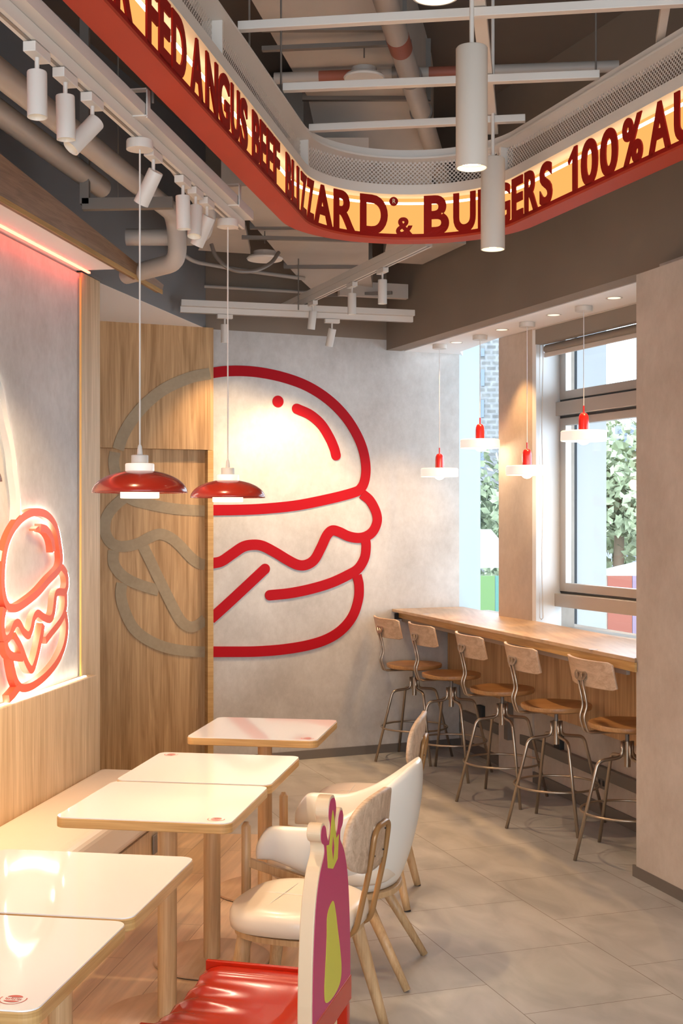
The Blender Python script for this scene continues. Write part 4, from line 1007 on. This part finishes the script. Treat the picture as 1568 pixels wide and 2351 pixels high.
def make_spot(loc, axis, lab, L=0.118, r=0.0255, power=30, ang=45, tdir=(0.17, 1), glow=False, color=WARM, grp='track spotlights', beam=None):
    t = thing('track_spotlight', lab, 'spotlight', loc, 0, grp)
    a = Vector(axis).normalized(); rz = math.atan2(-tdir[0], tdir[1])
    B().box((0, 0, -0.013), (0.034, 0.10, 0.026), rz).obj('adapter', M['wmetal'], t, bevel=0.002)
    top = Vector((0, 0, -0.026)); piv = Vector((0, 0, -0.082))
    B().tube([top, piv], 0.006, 10).obj('stem', M['wmetal'], t)
    c0 = piv-a*0.02+a*0.0; q = a.to_track_quat('Z', 'Y').to_matrix().to_4x4()
    b = B(); b.lathe([(r*0.2, 0), (r*0.96, 0.0), (r, 0.003), (r, L), (r*0.9, L), (r*0.86, L-0.004), (r*0.8, L-0.03), (0.004, L-0.032)], c0, 28, False, q); b.obj('housing', M['wmetal'], t, auto=True)
    b = B(); b.lathe([(r*0.75, L-0.026), (0.002, L-0.0262)], c0, 24, True, q); b.obj('lens', LENS if glow else SPOTLENS, t)
    spot(c0+a*(L+0.01), beam if beam else a, power, ang, color, 0.02, 0.7, t)
    return t
def on_track(px): 
    k = (px-CX)/F; y = -1.337/(k-0.17); return Vector((tx(y), y, TZ-0.002))
SP = 2.0
make_spot(on_track(85), (0.02, -0.05, -1), 'white cylinder spotlight at the top left, first on the long track, its reflector visible', power=18*SP, ang=60, beam=(-0.35, 0.25, -1), glow=False)
make_spot(on_track(150), (0.02, 0.02, -1), 'white cylinder spotlight pointing straight down, second on the long track', power=26*SP, ang=65, beam=(0.25, 0.1, -1))
make_spot(on_track(212), (-0.55, -0.35, -0.75), 'white cylinder spotlight tilted to the lower left, third on the long track', power=95*SP, ang=75, beam=(-0.75, 0.30, -0.85))
make_spot(on_track(352), (-0.45, 0.3, -0.8), 'white cylinder spotlight tilted left, just beyond the near dome lamp cord', power=90*SP, ang=75, beam=(-0.75, 0.35, -0.85))
make_spot(on_track(420), (0.03, 0.05, -1), 'white cylinder spotlight pointing down, first of the far cluster of three', power=34*SP, ang=60, beam=(0.05, 0.25, -1))
make_spot(on_track(449), (-0.02, -0.25, -1), 'white cylinder spotlight with lit reflector, middle of the far cluster of three', power=30*SP, ang=60, beam=(0.45, -0.05, -1))
make_spot(on_track(475), (-0.40, 0.25, -0.8), 'white cylinder spotlight tilted left, last of the far cluster of three', power=40*SP, ang=60, beam=(-0.5, 0.55, -0.9))
def on_seg(px, p, q):
    x, y = on_line(px, p, unit((q.x-p.x, q.y-p.y))); return Vector((x, y, p.z-0.002))
tdb = (tb2-tb1)[:2]; tdd = (td2-td1)[:2]
make_spot(on_seg(516, tb1, tb2), (0.0, 0.1, -1), 'white cylinder spotlight on the far track beside the far lamp cord', power=18*SP, ang=95, tdir=tdb, beam=(0.10, 0.62, -1))
make_spot(on_seg(762, tb1, tb2), (-0.22, 0.25, -1), 'white cylinder spotlight on the far track, tilted left, right of the junction', power=24*SP, ang=80, tdir=tdb, beam=(-0.35, 0.5, -1))
make_spot(on_seg(718, td1, td2), (-0.12, 0.15, -1), 'white cylinder spotlight nearest the junction on the diagonal track', power=40*SP, ang=70, tdir=tdd, beam=(-0.15, 0.55, -1))
make_spot(on_seg(808, td1, td2), (0.0, 0.02, -1), 'white cylinder spotlight in the middle of the diagonal track', power=38*SP, ang=65, tdir=tdd, beam=(0.30, -0.1, -1), L=0.125)
make_spot(on_seg(878, td1, td2), (0.0, 0.02, -1), 'white cylinder spotlight nearest the sign on the diagonal track', power=38*SP, ang=65, tdir=tdd, beam=(0.15, -0.35, -1), L=0.135)

# ------------------------------------------------------------------ dome pendants
def make_dome(label, zc):
    t = thing('dome_pendant', label, 'pendant lamp', (0, 0, 0), 0, 'red dome pendants over the tables')
    B().lathe([(0.043, zc-0.03), (0.043, zc-0.004), (0.041, zc)], seg=32).obj('ceiling_rose', M['wmetal'], t, auto=True)
    B().tube([(0, 0, 1.945), (0, 0, zc-0.02)], 0.0028, 8).obj('cord', M['white2'], t)
    B().lathe([(0.004, 1.958), (0.007, 1.950), (0.009, 1.93), (0.009, 1.925)], seg=16).obj('cord_grip', M['white2'], t, auto=True)
    B().lathe([(0.025, 1.898), (0.027, 1.90), (0.027, 1.923), (0.025, 1.925)], seg=32).obj('cap', M['wmetal'], t, auto=True)
    B().lathe([(0.044, 1.872), (0.046, 1.874), (0.046, 1.895), (0.044, 1.898)], seg=40).obj('upper_diffuser', M['frost'], t, auto=True)
    prof = []
    for k in range(17):
        a = PI/2*k/16; prof.append((0.15*math.sin(a), 1.876-0.072*(1-math.cos(a))))
    prof = [p_ for p_ in prof if p_[0] > 0.03]
    b = B(); b.lathe(prof, seg=64, cap=False); b.obj('shade', M['lampred'], t, smooth=True, solid=0.0016, soff=1)
    b = B(); b.lathe([(r_-0.003, z_-0.0025) for r_, z_ in prof[1:-1]], seg=48, cap=False); b.obj('shade_lining', plain('lining_white', (0.85, 0.8, 0.72), 0.5), t, smooth=True)
    B().lathe([(0.060, 1.787), (0.0615, 1.789), (0.0615, 1.83), (0.060, 1.83)], seg=48).obj('lower_diffuser', emis('diffuser_glow', (1.0, 0.84, 0.62), 3.2), t, auto=True)
    d = bpy.data.lights.new('pendant_glow', 'SPOT'); d.energy = 26; d.color = WARM2; d.spot_size = math.radians(140); d.spot_blend = 0.5; d.shadow_soft_size = 0.05
    l = bpy.data.objects.new('pendant_glow', d); C.objects.link(l); l.location = (0, 0, 1.778); l.parent = t
    return t
dlist = [(2.72, 'red dome pendant lamp cut off by the left edge of the frame'), (4.10, 'red dome pendant lamp with white diffusers, nearer of the two in full view'), (5.20, 'red dome pendant lamp with white diffusers, farther of the two in full view')]
dp = None
for y, lab in dlist:
    x = tx(y) + 0.0
    if y == 4.10: x = (321-CX)/F*y
    if y == 5.20: x = (523-CX)/F*y
    if dp is None: dp = make_dome(lab, TZ-0.001); dp.location = (x, y, 0)
    else: dup(dp, (x, y, 0), None, lab)

# ------------------------------------------------------------------ cylinder pendants
def make_cyl(label):
    t = thing('cylinder_pendant', label, 'pendant lamp', (0, 0, 0), 0, 'white cylinder pendants in the sign loop')
    r = 0.051
    b = B(); b.lathe([(0.002, 3.232), (r-0.003, 3.232), (r, 3.228), (r, 2.846), (r-0.004, 2.846), (r-0.006, 2.852), (r-0.012, 2.872), (0.002, 2.874)], seg=48, cap=False); b.obj('housing', plain('pendant_white', (0.60, 0.54, 0.47), 0.5), t, auto=True)
    B().lathe([(r-0.014, 2.862), (0.001, 2.8615)], seg=40).obj('lens', LENS, t)
    B().tube([(0, 0, 3.23), (0, 0, 4.284)], 0.0075, 12).obj('rod', M['wmetal'], t, auto=True)
    d = bpy.data.lights.new('pendant_beam', 'SPOT'); d.energy = 14; d.color = WARM; d.spot_size = math.radians(85); d.spot_blend = 0.7; d.shadow_soft_size = 0.04
    l = bpy.data.objects.new('pendant_beam', d); C.objects.link(l); l.location = (0, 0, 2.845); l.parent = t
    return t
cyls = [(1000, 2.76, 'white cylinder pendant cut off by the top edge, its lit lens showing'), (1083, 4.12, 'largest fully visible white cylinder pendant, hanging in front of the sign'), (1131.5, 5.45, 'farther white cylinder pendant hiding a letter of the sign')]
cp0 = None
for px_, y, lab in cyls:
    x = (px_-CX)/F*y
    if cp0 is None: cp0 = make_cyl(lab); cp0.location = (x, y, 0)
    else: dup(cp0, (x, y, 0.015 if y > 5 else 0), None, lab)

# ------------------------------------------------------------------ window pendants
def make_disc(label, zd):
    t = thing('disc_pendant', label, 'pendant lamp', (0, 0, 0), 0, 'white disc pendants above the counter')
    B().lathe([(0.049, SOF-0.030), (0.050, SOF-0.028), (0.050, SOF-0.001)], seg=32).obj('ceiling_rose', M['wmetal'], t, auto=True)
    B().tube([(0, 0, zd+0.16), (0, 0, SOF-0.02)], 0.0023, 8).obj('cord', plain('cord_white', (0.75, 0.72, 0.70), 0.5), t)
    prof = [(0.005, zd+0.175), (0.005, zd+0.135), (0.012, zd+0.134), (0.022, zd+0.127), (0.028, zd+0.112), (0.030, zd+0.09), (0.030, zd+0.031), (0.002, zd+0.031)]
    b = B(); b.lathe(prof, seg=32); b.obj('socket_cap', M['capred'], t, auto=True)
    b = B(); b.lathe([(0.03, zd+0.030), (0.126, zd+0.030), (0.132, zd+0.024), (0.133, zd-0.026), (0.129, zd-0.03), (0.124, zd-0.028), (0.122, zd+0.018), (0.03, zd+0.02)], seg=64, cap=False); b.obj('disc_shade', plain('opal_disc', (0.92, 0.86, 0.78), 0.35, emit=(1.0, 0.88, 0.76), estr=0.55), t, auto=True)
    b = B(); bmesh.ops.create_uvsphere(b.bm, u_segments=24, v_segments=16, radius=0.040, matrix=Matrix.Translation((0, 0, zd-0.012))); b.obj('bulb', BULB, t, smooth=True)
    d = bpy.data.lights.new('bulb_light', 'POINT'); d.energy = 3.0; d.color = WARM2; d.shadow_soft_size = 0.04
    l = bpy.data.objects.new('bulb_light', d); C.objects.link(l); l.location = (0, 0, zd-0.08); l.parent = t
    return t
for (px_, py_, D_, lab) in ((1340, 1001, 7.44, 'white disc pendant with red cap in front of the framed window, nearest of four'), (1210, 1080, 8.06, 'white disc pendant with red cap hanging in front of the concrete column'), (1102, 1019, 8.64, 'white disc pendant with red cap in front of the narrow window'), (1009, 1085, 9.10, 'white disc pendant with red cap nearest the burger mural wall')):
    p = pd(px_, py_, D_); t = make_disc(lab, p.z); t.location = (p.x, p.y, 0)
for (px_, py_, lab) in ((1410, 684, 'recessed downlight in the white soffit nearest the pillar'), (1271, 723, 'recessed downlight in the soffit between the two nearest disc pendants'), (1152, 757, 'recessed downlight in the soffit above the concrete column'), (1048, 786, 'recessed downlight in the soffit nearest the back wall')):
    p = pz(px_, py_, SOF); t = thing('recessed_downlight', lab, 'downlight', (p.x, p.y, SOF), 0, 'recessed downlights in the soffit')
    B().lathe([(0.036, -0.001), (0.046, -0.003), (0.047, -0.0005), (0.036, 0.0)], seg=32, cap=False).obj('trim_ring', M['wmetal'], t, auto=True)
    B().lathe([(0.036, -0.0012), (0.018, -0.0006), (0.001, -0.0006)], seg=32).obj('reflector', plain('reflector_satin', (0.85, 0.78, 0.66), 0.5, 0.2, emit=(1.0, 0.8, 0.55), estr=1.2), t, auto=True)
    spot((0, 0, -0.012), (-0.16, -0.08, -1), 60, 80, AMBER, 0.012, 0.5, t, 'downlight_beam')

# ------------------------------------------------------------------ burger mural on the back wall (ribbons laid on the wall)
def ribbon(name, pl, pts, width, off, thick, mat, parent, closed=False, caps=True, n=8, clip=None, wend=None):
    P0, d = pl; nrm = (d[1], -d[0])     # towards the room for the back wall
    w3 = [pp(x, y, pl) for x, y in pts]
    uv = [Vector(((v_.x-P0[0])*d[0]+(v_.y-P0[1])*d[1], v_.z, 0)) for v_ in w3]
    c_ = spline(uv, n, closed)
    L_, R_ = [], []
    N_ = len(c_)
    for i in range(N_):
        a = c_[(i-1) % N_] if closed else c_[max(0, i-1)]; b_ = c_[(i+1) % N_] if closed else c_[min(N_-1, i+1)]
        t_ = (b_-a).normalized(); nn = Vector((-t_.y, t_.x, 0))*(width/2)
        L_.append(c_[i]+nn); R_.append(c_[i]-nn)
    b = B()
    def V(u, o): return b.bm.verts.new((P0[0]+d[0]*u.x+nrm[0]*o, P0[1]+d[1]*u.x+nrm[1]*o, u.y))
    lf = [V(u, off+thick) for u in L_]; rf = [V(u, off+thick) for u in R_]; lb = [V(u, off) for u in L_]; rb = [V(u, off) for u in R_]
    rng = range(N_) if closed else range(N_-1)
    for i in rng:
        j = (i+1) % N_
        b.bm.faces.new((lf[i], rf[i], rf[j], lf[j])); b.bm.faces.new((lf[i], lf[j], lb[j], lb[i])); b.bm.faces.new((rf[i], rb[i], rb[j], rf[j])); b.bm.faces.new((lb[i], lb[j], rb[j], rb[i]))
    if not closed:
        for e, sg in ((0, -1), (-1, 1)):
            use = caps if isinstance(caps, bool) else caps[0 if e == 0 else 1]
            if use:
                cc = c_[e]; t_ = (c_[e]-c_[1 if e == 0 else -2]).normalized(); nn = Vector((-t_.y, t_.x, 0)); m = 10
                arc = [cc+(nn*math.cos(PI*k/m)+t_*math.sin(PI*k/m))*(width/2) for k in range(m+1)]
                a_ = [V(u, off+thick) for u in arc]; c2_ = [V(u, off) for u in arc]
                b.bm.faces.new(a_)
                for k in range(m): b.bm.faces.new((a_[k], a_[k+1], c2_[k+1], c2_[k]))
            else:
                b.bm.faces.new((lf[e], lb[e], rb[e], rf[e]))
    me_o = b.obj(name, mat, parent)
    return me_o
def ms(L): return [(460+x/3.177, 800+y/3.177) for x, y in L]
mu = thing('burger_mural', 'giant red outline of the right half of a burger on the concrete back wall', 'mural', (0, 0, 0))
wS = 0.0735
RED = [('bun_outline', [(76, 180), (190, 166), (320, 165), (450, 178), (600, 210), (750, 262), (880, 335), (990, 425), (1080, 530), (1150, 650), (1190, 760), (1206, 870), (1198, 960), (1170, 1020), (1120, 1050), (950, 1095), (700, 1145), (450, 1170), (250, 1178), (76, 1180)], (False, False)),
       ('shine_stroke', [(702, 440), (800, 485), (880, 555), (940, 650), (975, 730), (988, 780)], True),
       ('lettuce_outline', [(1178, 1060), (1235, 1110), (1278, 1190), (1288, 1260), (1260, 1330), (1210, 1370), (1150, 1382), (1080, 1370), (1010, 1338), (960, 1328), (920, 1365), (880, 1450), (830, 1540), (770, 1578), (710, 1578), (640, 1545), (540, 1485), (450, 1440), (380, 1432), (310, 1447), (230, 1500), (150, 1553), (76, 1568)], (False, False)),
       ('patty_outline', [(1203, 1395), (1207, 1450), (1195, 1530), (1150, 1605), (1080, 1650), (950, 1710), (800, 1755), (650, 1785), (505, 1800)], (False, True)),
       ('fold_stroke', [(470, 1608), (340, 1730), (200, 1860), (76, 1972)], (True, False)),
       ('bottom_bun_outline', [(1140, 1655), (1155, 1730), (1150, 1830), (1110, 1950), (1030, 2050), (920, 2120), (780, 2165), (600, 2195), (400, 2210), (200, 2212), (76, 2212)], (False, False))]
for i, (nm, L, cp) in enumerate(RED):
    ribbon(nm, BACK, ms(L), wS, 0.0005, 0.006+0.0004*i, M['red'], mu, caps=cp)
c_ = pp(460+565/3.177, 800+387/3.177, BACK); q = Vector((dBACK[1], -dBACK[0], 0)).to_track_quat('Z', 'Y').to_matrix().to_4x4()
B().lathe([(0.0415, 0), (0.0415, 0.006)], c_, 32, True, q).obj('shine_dot', M['red'], mu)
# brown left half : on the oak bay. lower part
mb = thing('burger_mural', 'giant brown outline of the left half of the burger on the oak bay', 'mural', (0, 0, 0))
OAKU = (off_back(-1.0, 0.07), dBACK); OAKL = ((bpt(-1.0)), dBACK)
def ws(L): return [(x/2.938, 1100+y/2.938) for x, y in L]
ribbon('bun_outline', OAKU, [(482, 858), (440, 866), (383, 890), (340, 922), (306, 960), (282, 1000), (271, 1032)], 0.078, 0.0005, 0.004, M['brown'], mb, caps=False)
LW_ = [('bun_side', [(264, 1038), (261, 1060), (265, 1088), (277, 1118), (300, 1145), (340, 1157), (400, 1168), (470, 1173)], (False, False)),
       ('lettuce_outline', ws([(840, 125), (790, 165), (740, 220), (710, 285), (710, 360), (745, 425), (800, 452), (870, 450), (940, 430), (1010, 392), (1080, 370), (1150, 395), (1215, 450), (1290, 530), (1345, 568), (1382, 577)]), (False, False)),
       ('patty_outline', ws([(765, 480), (765, 560), (800, 625), (860, 675), (950, 715), (1070, 750)]), (False, False)),
       ('fold_stroke', ws([(965, 455), (1010, 545), (1060, 650), (1110, 750), (1170, 870), (1220, 955), (1275, 995), (1330, 985), (1382, 945)]), (False, False)),
       ('bottom_bun_outline', ws([(822, 700), (815, 790), (845, 900), (905, 1010), (1000, 1085), (1120, 1135), (1250, 1158), (1382, 1166)]), (False, False))]
for i, (nm, L, cp) in enumerate(LW_):
    ribbon(nm, OAKL, L, 0.074, 0.0005, 0.003+0.0004*i, M['brown'], mb, caps=cp)

# ------------------------------------------------------------------ backlit burger relief on the banquette wall
ND = 0.075
d_ = LW[1]
# ribbon() pushes towards (d.y,-d.x) = to the right of the wall, i.e. into the room
FACE = ((lwx(6.0, -REC)+0.045, 6.0), d_); WALLP = ((lwx(6.0, -REC), 6.0), d_)
def ns(L): return [(x/2.938, 850+y/2.938) for x, y in L]
nb = thing('burger_relief', 'red outlined burger relief with white halo light on the concrete wall above the bench', 'wall sign', (0, 0, 0))
NEON = [('bun_outline', [(45, 1590), (24, 1530), (13, 1440), (16, 1330), (28, 1230), (48, 1150), (80, 1080), (130, 1010), (190, 968), (245, 957), (300, 970), (345, 1010), (380, 1080), (400, 1190), (408, 1270), (398, 1330), (370, 1370), (320, 1420), (250, 1500), (170, 1565), (110, 1602), (70, 1604)], True),
        ('lettuce_lobe', [(412, 1330), (438, 1370), (447, 1430), (440, 1480), (425, 1498), (390, 1495), (370, 1515), (360, 1590), (350, 1650), (328, 1680), (285, 1665), (247, 1640), (222, 1675), (207, 1745), (185, 1788), (152, 1765), (120, 1708), (92, 1715), (62, 1790), (32, 1815), (15, 1775), (12, 1690), (25, 1605)], False),
        ('patty_outline', [(434, 1500), (437, 1570), (425, 1640), (395, 1700), (340, 1770), (300, 1822)], False),
        ('bottom_bun_outline', [(432, 1640), (443, 1710), (438, 1800), (415, 1890), (365, 1985), (290, 2070), (210, 2128), (150, 2145), (115, 2125), (90, 2070), (72, 1980), (65, 1925)], False),
        ('fold_stroke', [(284, 1715), (258, 1850), (230, 1965), (203, 2020), (170, 1975), (130, 1870), (85, 1790)], False),
        ('patty_left', [(28, 1825), (35, 1880), (60, 1920), (100, 1935), (145, 1938)], False),
        ('tail_stroke', [(115, 2140), (80, 2185), (50, 2218)], False),
        ('shine_stroke', [(262, 1062), (300, 1075), (330, 1115), (345, 1165), (352, 1222)], False),
        ('shine_dot', [(236, 1060), (238, 1075)], False)]
for i, (nm, L, cl) in enumerate(NEON):
    r_ = ribbon(nm, FACE, ns(L), 0.036, -0.022, 0.028+0.0006*i, M['neon'], nb, closed=cl, caps=False, n=5)
    ribbon('halo_strip', WALLP, [(x-1.0, y+1) for x, y in ns(L)], 0.014, 0.010, 0.006, HALO, r_, closed=cl, caps=False, n=4)
nh = thing('hand_relief', 'white outlined relief with halo light beside the red burger relief', 'wall sign', (0, 0, 0))
for nm, L in (('wrist_outline', [(-30, 60), (0, 110), (22, 210), (42, 330), (70, 450), (90, 560), (102, 680), (118, 800), (126, 900), (120, 1020)]), ('thumb_end', [(-40, 1240), (0, 1250), (22, 1258)])):
    r_ = ribbon(nm, FACE, ns(L), 0.045, -0.030, 0.030, M['neonw'], nh, caps=False, n=6)
    ribbon('halo_strip', WALLP, [(x-6, y+1) for x, y in ns(L)], 0.02, 0.010, 0.008, HALO, r_, caps=False, n=4)

# ------------------------------------------------------------------ outside
struct(B().poly_prism([(-6, 10.6), (60, 10.6), (60, 90), (-6, 90)], -2.2, -2.0).obj('ground_outside', plain('pale_paving', (0.25, 0.25, 0.24), 0.8)))
pl_, pr_ = pd(1268, 1185, 9.9), pd(1392, 1185, 9.9)
ef = thing('exterior_column', 'pale blue grey clad column standing outside the framed window', 'column', (0, 0, 0))
B().poly_prism([(pl_.x, pl_.y), (pr_.x, pr_.y), (pr_.x+0.09, pr_.y+0.5), (pl_.x+0.1, pl_.y+0.5)], -2, 6.5).obj('cladding', plain('fin_cladding', (0.80, 0.84, 0.86), 0.6), ef)
j = pd(1321, 1185, 9.895); B().box((j.x, j.y-0.004, 2.2), (0.022, 0.008, 8.4), 0).obj('joint', plain('joint_dark', (0.05, 0.06, 0.07), 0.6), ef)
hd = thing('site_hoarding', 'row of coloured hoarding panels standing outside beyond the windows', 'hoarding', (0, 0, 0))
Dh = 24.0; zt = H-(1322-CY)/F*Dh
cols = [(0.33, 0.62, 0.17), (0.25, 0.60, 0.45), (0.2, 0.45, 0.6), (0.75, 0.7, 0.2)]
seq = [(1040, 1094, (0.30, 0.30, 0.62)), (1095, 1136, (0.36, 0.62, 0.18)), (1137, 1192, (0.22, 0.58, 0.45)), (1193, 1250, (0.7, 0.62, 0.15)), (1251, 1308, (0.2, 0.4, 0.65)), (1309, 1361, (0.3, 0.6, 0.3)), (1362, 1393, (0.8, 0.45, 0.1)), (1395, 1451, (0.80, 0.22, 0.13)), (1452, 1510, (0.66, 0.45, 0.62)), (1511, 1570, (0.3, 0.5, 0.7))]
for k, (xa, xb, col) in enumerate(seq):
    a_ = pd(xa, 1185, Dh); b_ = pd(xb, 1185, Dh)
    B().poly_prism([(a_.x, a_.y), (b_.x, b_.y), (b_.x, b_.y+0.05), (a_.x, a_.y+0.05)], -2.0, zt).obj('panel', plain('hoarding_%d' % k, tuple(c*0.34 for c in col), 0.6), hd)
def tent(px0, px1, pyt, pyb, D, lab):
    a_ = pd(px0, pyb, D); b_ = pd(px1, pyb, D); zt_ = H-(pyt-CY)/F*D; zb = a_.z
    b = B(); c_ = (a_+b_)/2; w = (b_.x-a_.x)/2
    v = [b.bm.verts.new(p_) for p_ in ((a_.x, D-w, zb), (b_.x, D-w, zb), (b_.x, D+w, zb), (a_.x, D+w, zb), (c_.x-w*0.3, D, zt_), (c_.x+w*0.3, D, zt_))]
    for f in ((0, 1, 5, 4), (1, 2, 5), (2, 3, 4, 5), (3, 0, 4), (3, 2, 1, 0)): b.bm.faces.new([v[i] for i in f])
    t = thing('market_canopy', lab, 'canopy tent', (0, 0, 0)); b.obj('roof', plain('tent_white', (0.30, 0.275, 0.26), 0.7), t)
    bb_ = B()
    for xx, yy_ in ((a_.x+0.1, D-w+0.1), (b_.x-0.1, D-w+0.1), (a_.x+0.1, D+w-0.1), (b_.x-0.1, D+w-0.1)): bb_.box((xx, yy_, (zb-2.0)/2), (0.08, 0.08, zb+2.0))
    bb_.obj('pole', M['wmetal'], t)
tent(1010, 1190, 1215, 1300, 30, 'white peaked canopy roof seen outside through the narrow window')
tent(1380, 1600, 1290, 1318, 32, 'low white canopy roof seen outside through the framed window')
# trees
def make_tree(lab, seed, r, hz, zc):
    random.seed(seed); t = thing('tree', lab, 'tree', (0, 0, 0), 0, 'trees outside the windows')
    b = B()
    for c_ in range(16):
        cx_, cy_, cz_ = random.gauss(0, r*0.42), random.gauss(0, r*0.42), zc+random.gauss(0, hz*0.4); rr = r*random.uniform(0.3, 0.5)
        for k in range(220):
            d = Vector((random.gauss(0, 1), random.gauss(0, 1), random.gauss(0, 1))).normalized()*rr*random.uniform(0.75, 1.05); s = random.uniform(0.10, 0.22)
            a = Vector((random.gauss(0, 1), random.gauss(0, 1), random.gauss(0, 1))).normalized(); e = a.cross(d).normalized(); o_ = Vector((cx_, cy_, cz_))+d
            v = [b.bm.verts.new(o_+a*s*x_+e*s*0.6*y_) for x_, y_ in ((-1, 0), (0, -1), (1, 0), (0, 1))]; b.bm.faces.new(v)
    me = bpy.data.meshes.new('crown'); b.bm.to_mesh(me); b.bm.free(); link_mesh('crown', me, M['leaf'], t)
    B().tube([(0, 0, -2), (0.1, 0, zc-hz*0.3), (0.2, 0.1, zc+hz*0.2)], [0.2, 0.14, 0.06], 10).obj('trunk', M['bark'], t, smooth=True)
    return t
D_ = 38
t1 = make_tree('leafy green tree outside seen through the narrow window', 3, 2.6, 2.3, 2.1); t1.location = ((1135-CX)/F*D_, D_, -0.3)
t2 = make_tree('bright green tree outside seen at the right of the framed window', 5, 2.4, 2.4, 2.4); t2.location = ((1415-CX)/F*D_, D_, 0)
t3 = dup(t1, ((1560-CX)/F*50, 50, -0.2), 1.0, 'farther green tree outside behind the bright one in the framed window')
t4 = dup(t2, ((1185-CX)/F*45, 45, -2.6), 2.0, 'low bushy tree outside just above the white canopy in the narrow window')
# buildings
fac = brick_mat('far_brick', 0.5, 0.25, (0.15, 0.14, 0.13), (0.20, 0.19, 0.175), (0.24, 0.235, 0.23), 0.05, 0.9)
def block(lab, px0, px1, D, ztop, mat, wins, wcol):
    a_ = pd(px0, 1185, D); b_ = pd(px1, 1185, D); t = thing('building', lab, 'building', (0, 0, 0))
    w = flat_uv('wall', [(a_.x, D), (b_.x, D), (b_.x, D+8), (a_.x, D+8)], -2, ztop, mat, (0, 0), (1, 0)); w.parent = t
    uvl = w.data.uv_layers[0]
    for l in w.data.loops:
        v = w.data.vertices[l.vertex_index].co; uvl.data[l.index].uv = (v.x, v.z)
    for (xa, xb, ya, yb) in wins:
        p = pd(xa, ya, D-0.02); q = pd(xb, yb, D-0.02); B().box(((p.x+q.x)/2, D-0.03, (p.z+q.z)/2), (abs(q.x-p.x), 0.06, abs(q.z-p.z))).obj('window', wcol, t)
wg = plain('far_window', (0.14, 0.17, 0.21), 0.5)
block('pale brick building far outside the narrow window', 1098, 1240, 60, 12.5, fac, [(1104, 1112, 800, 818), (1104, 1112, 848, 886), (1104, 1111, 918, 958), (1104, 1111, 1040, 1075)], wg)
wb = [(1420+k*13, 1428+k*13, 985+r*22, 999+r*22) for k in range(3) for r in range(3)]
block('white gridded building far outside the framed window', 1412, 1600, 75, 7.2, plain('far_white', (0.25, 0.26, 0.27), 0.7), wb, wg)

# unseen fill lamps, added around the camera to brighten the room
def fill_light(x, y, p, lab):
    t = thing('fill_lamp', lab, 'fill light', (x, y, 3.0), 0, 'added fill lights')
    B().lathe([(0.09, 0.0), (0.09, 0.12), (0.085, 0.125)], seg=28).obj('housing', M['wmetal'], t, auto=True)
    B().lathe([(0.08, -0.002), (0.001, -0.002)], seg=24).obj('lens', LENS, t)
    B().tube([(0, 0, 0.12), (0, 0, 1.299)], 0.006, 8).obj('rod', M['wmetal'], t)
    d = bpy.data.lights.new('fill_beam', 'SPOT'); d.energy = p; d.color = (1.0, 0.90, 0.80); d.spot_size = math.radians(130); d.spot_blend = 0.8; d.shadow_soft_size = 0.09
    l = bpy.data.objects.new('fill_beam', d); C.objects.link(l); l.location = (0, 0, -0.02); l.parent = t
fill_light(0.9, 0.6, 55, 'round added fill light overhead just beside the viewpoint')
fill_light(2.2, -1.4, 60, 'round added fill light overhead farthest behind and to the right')
fill_light(-0.9, -0.8, 70, 'round added fill light overhead behind and near the bench wall')
fill_light(1.75, 2.5, 35, 'round added fill light beside the right arm of the sign, outside the frame')
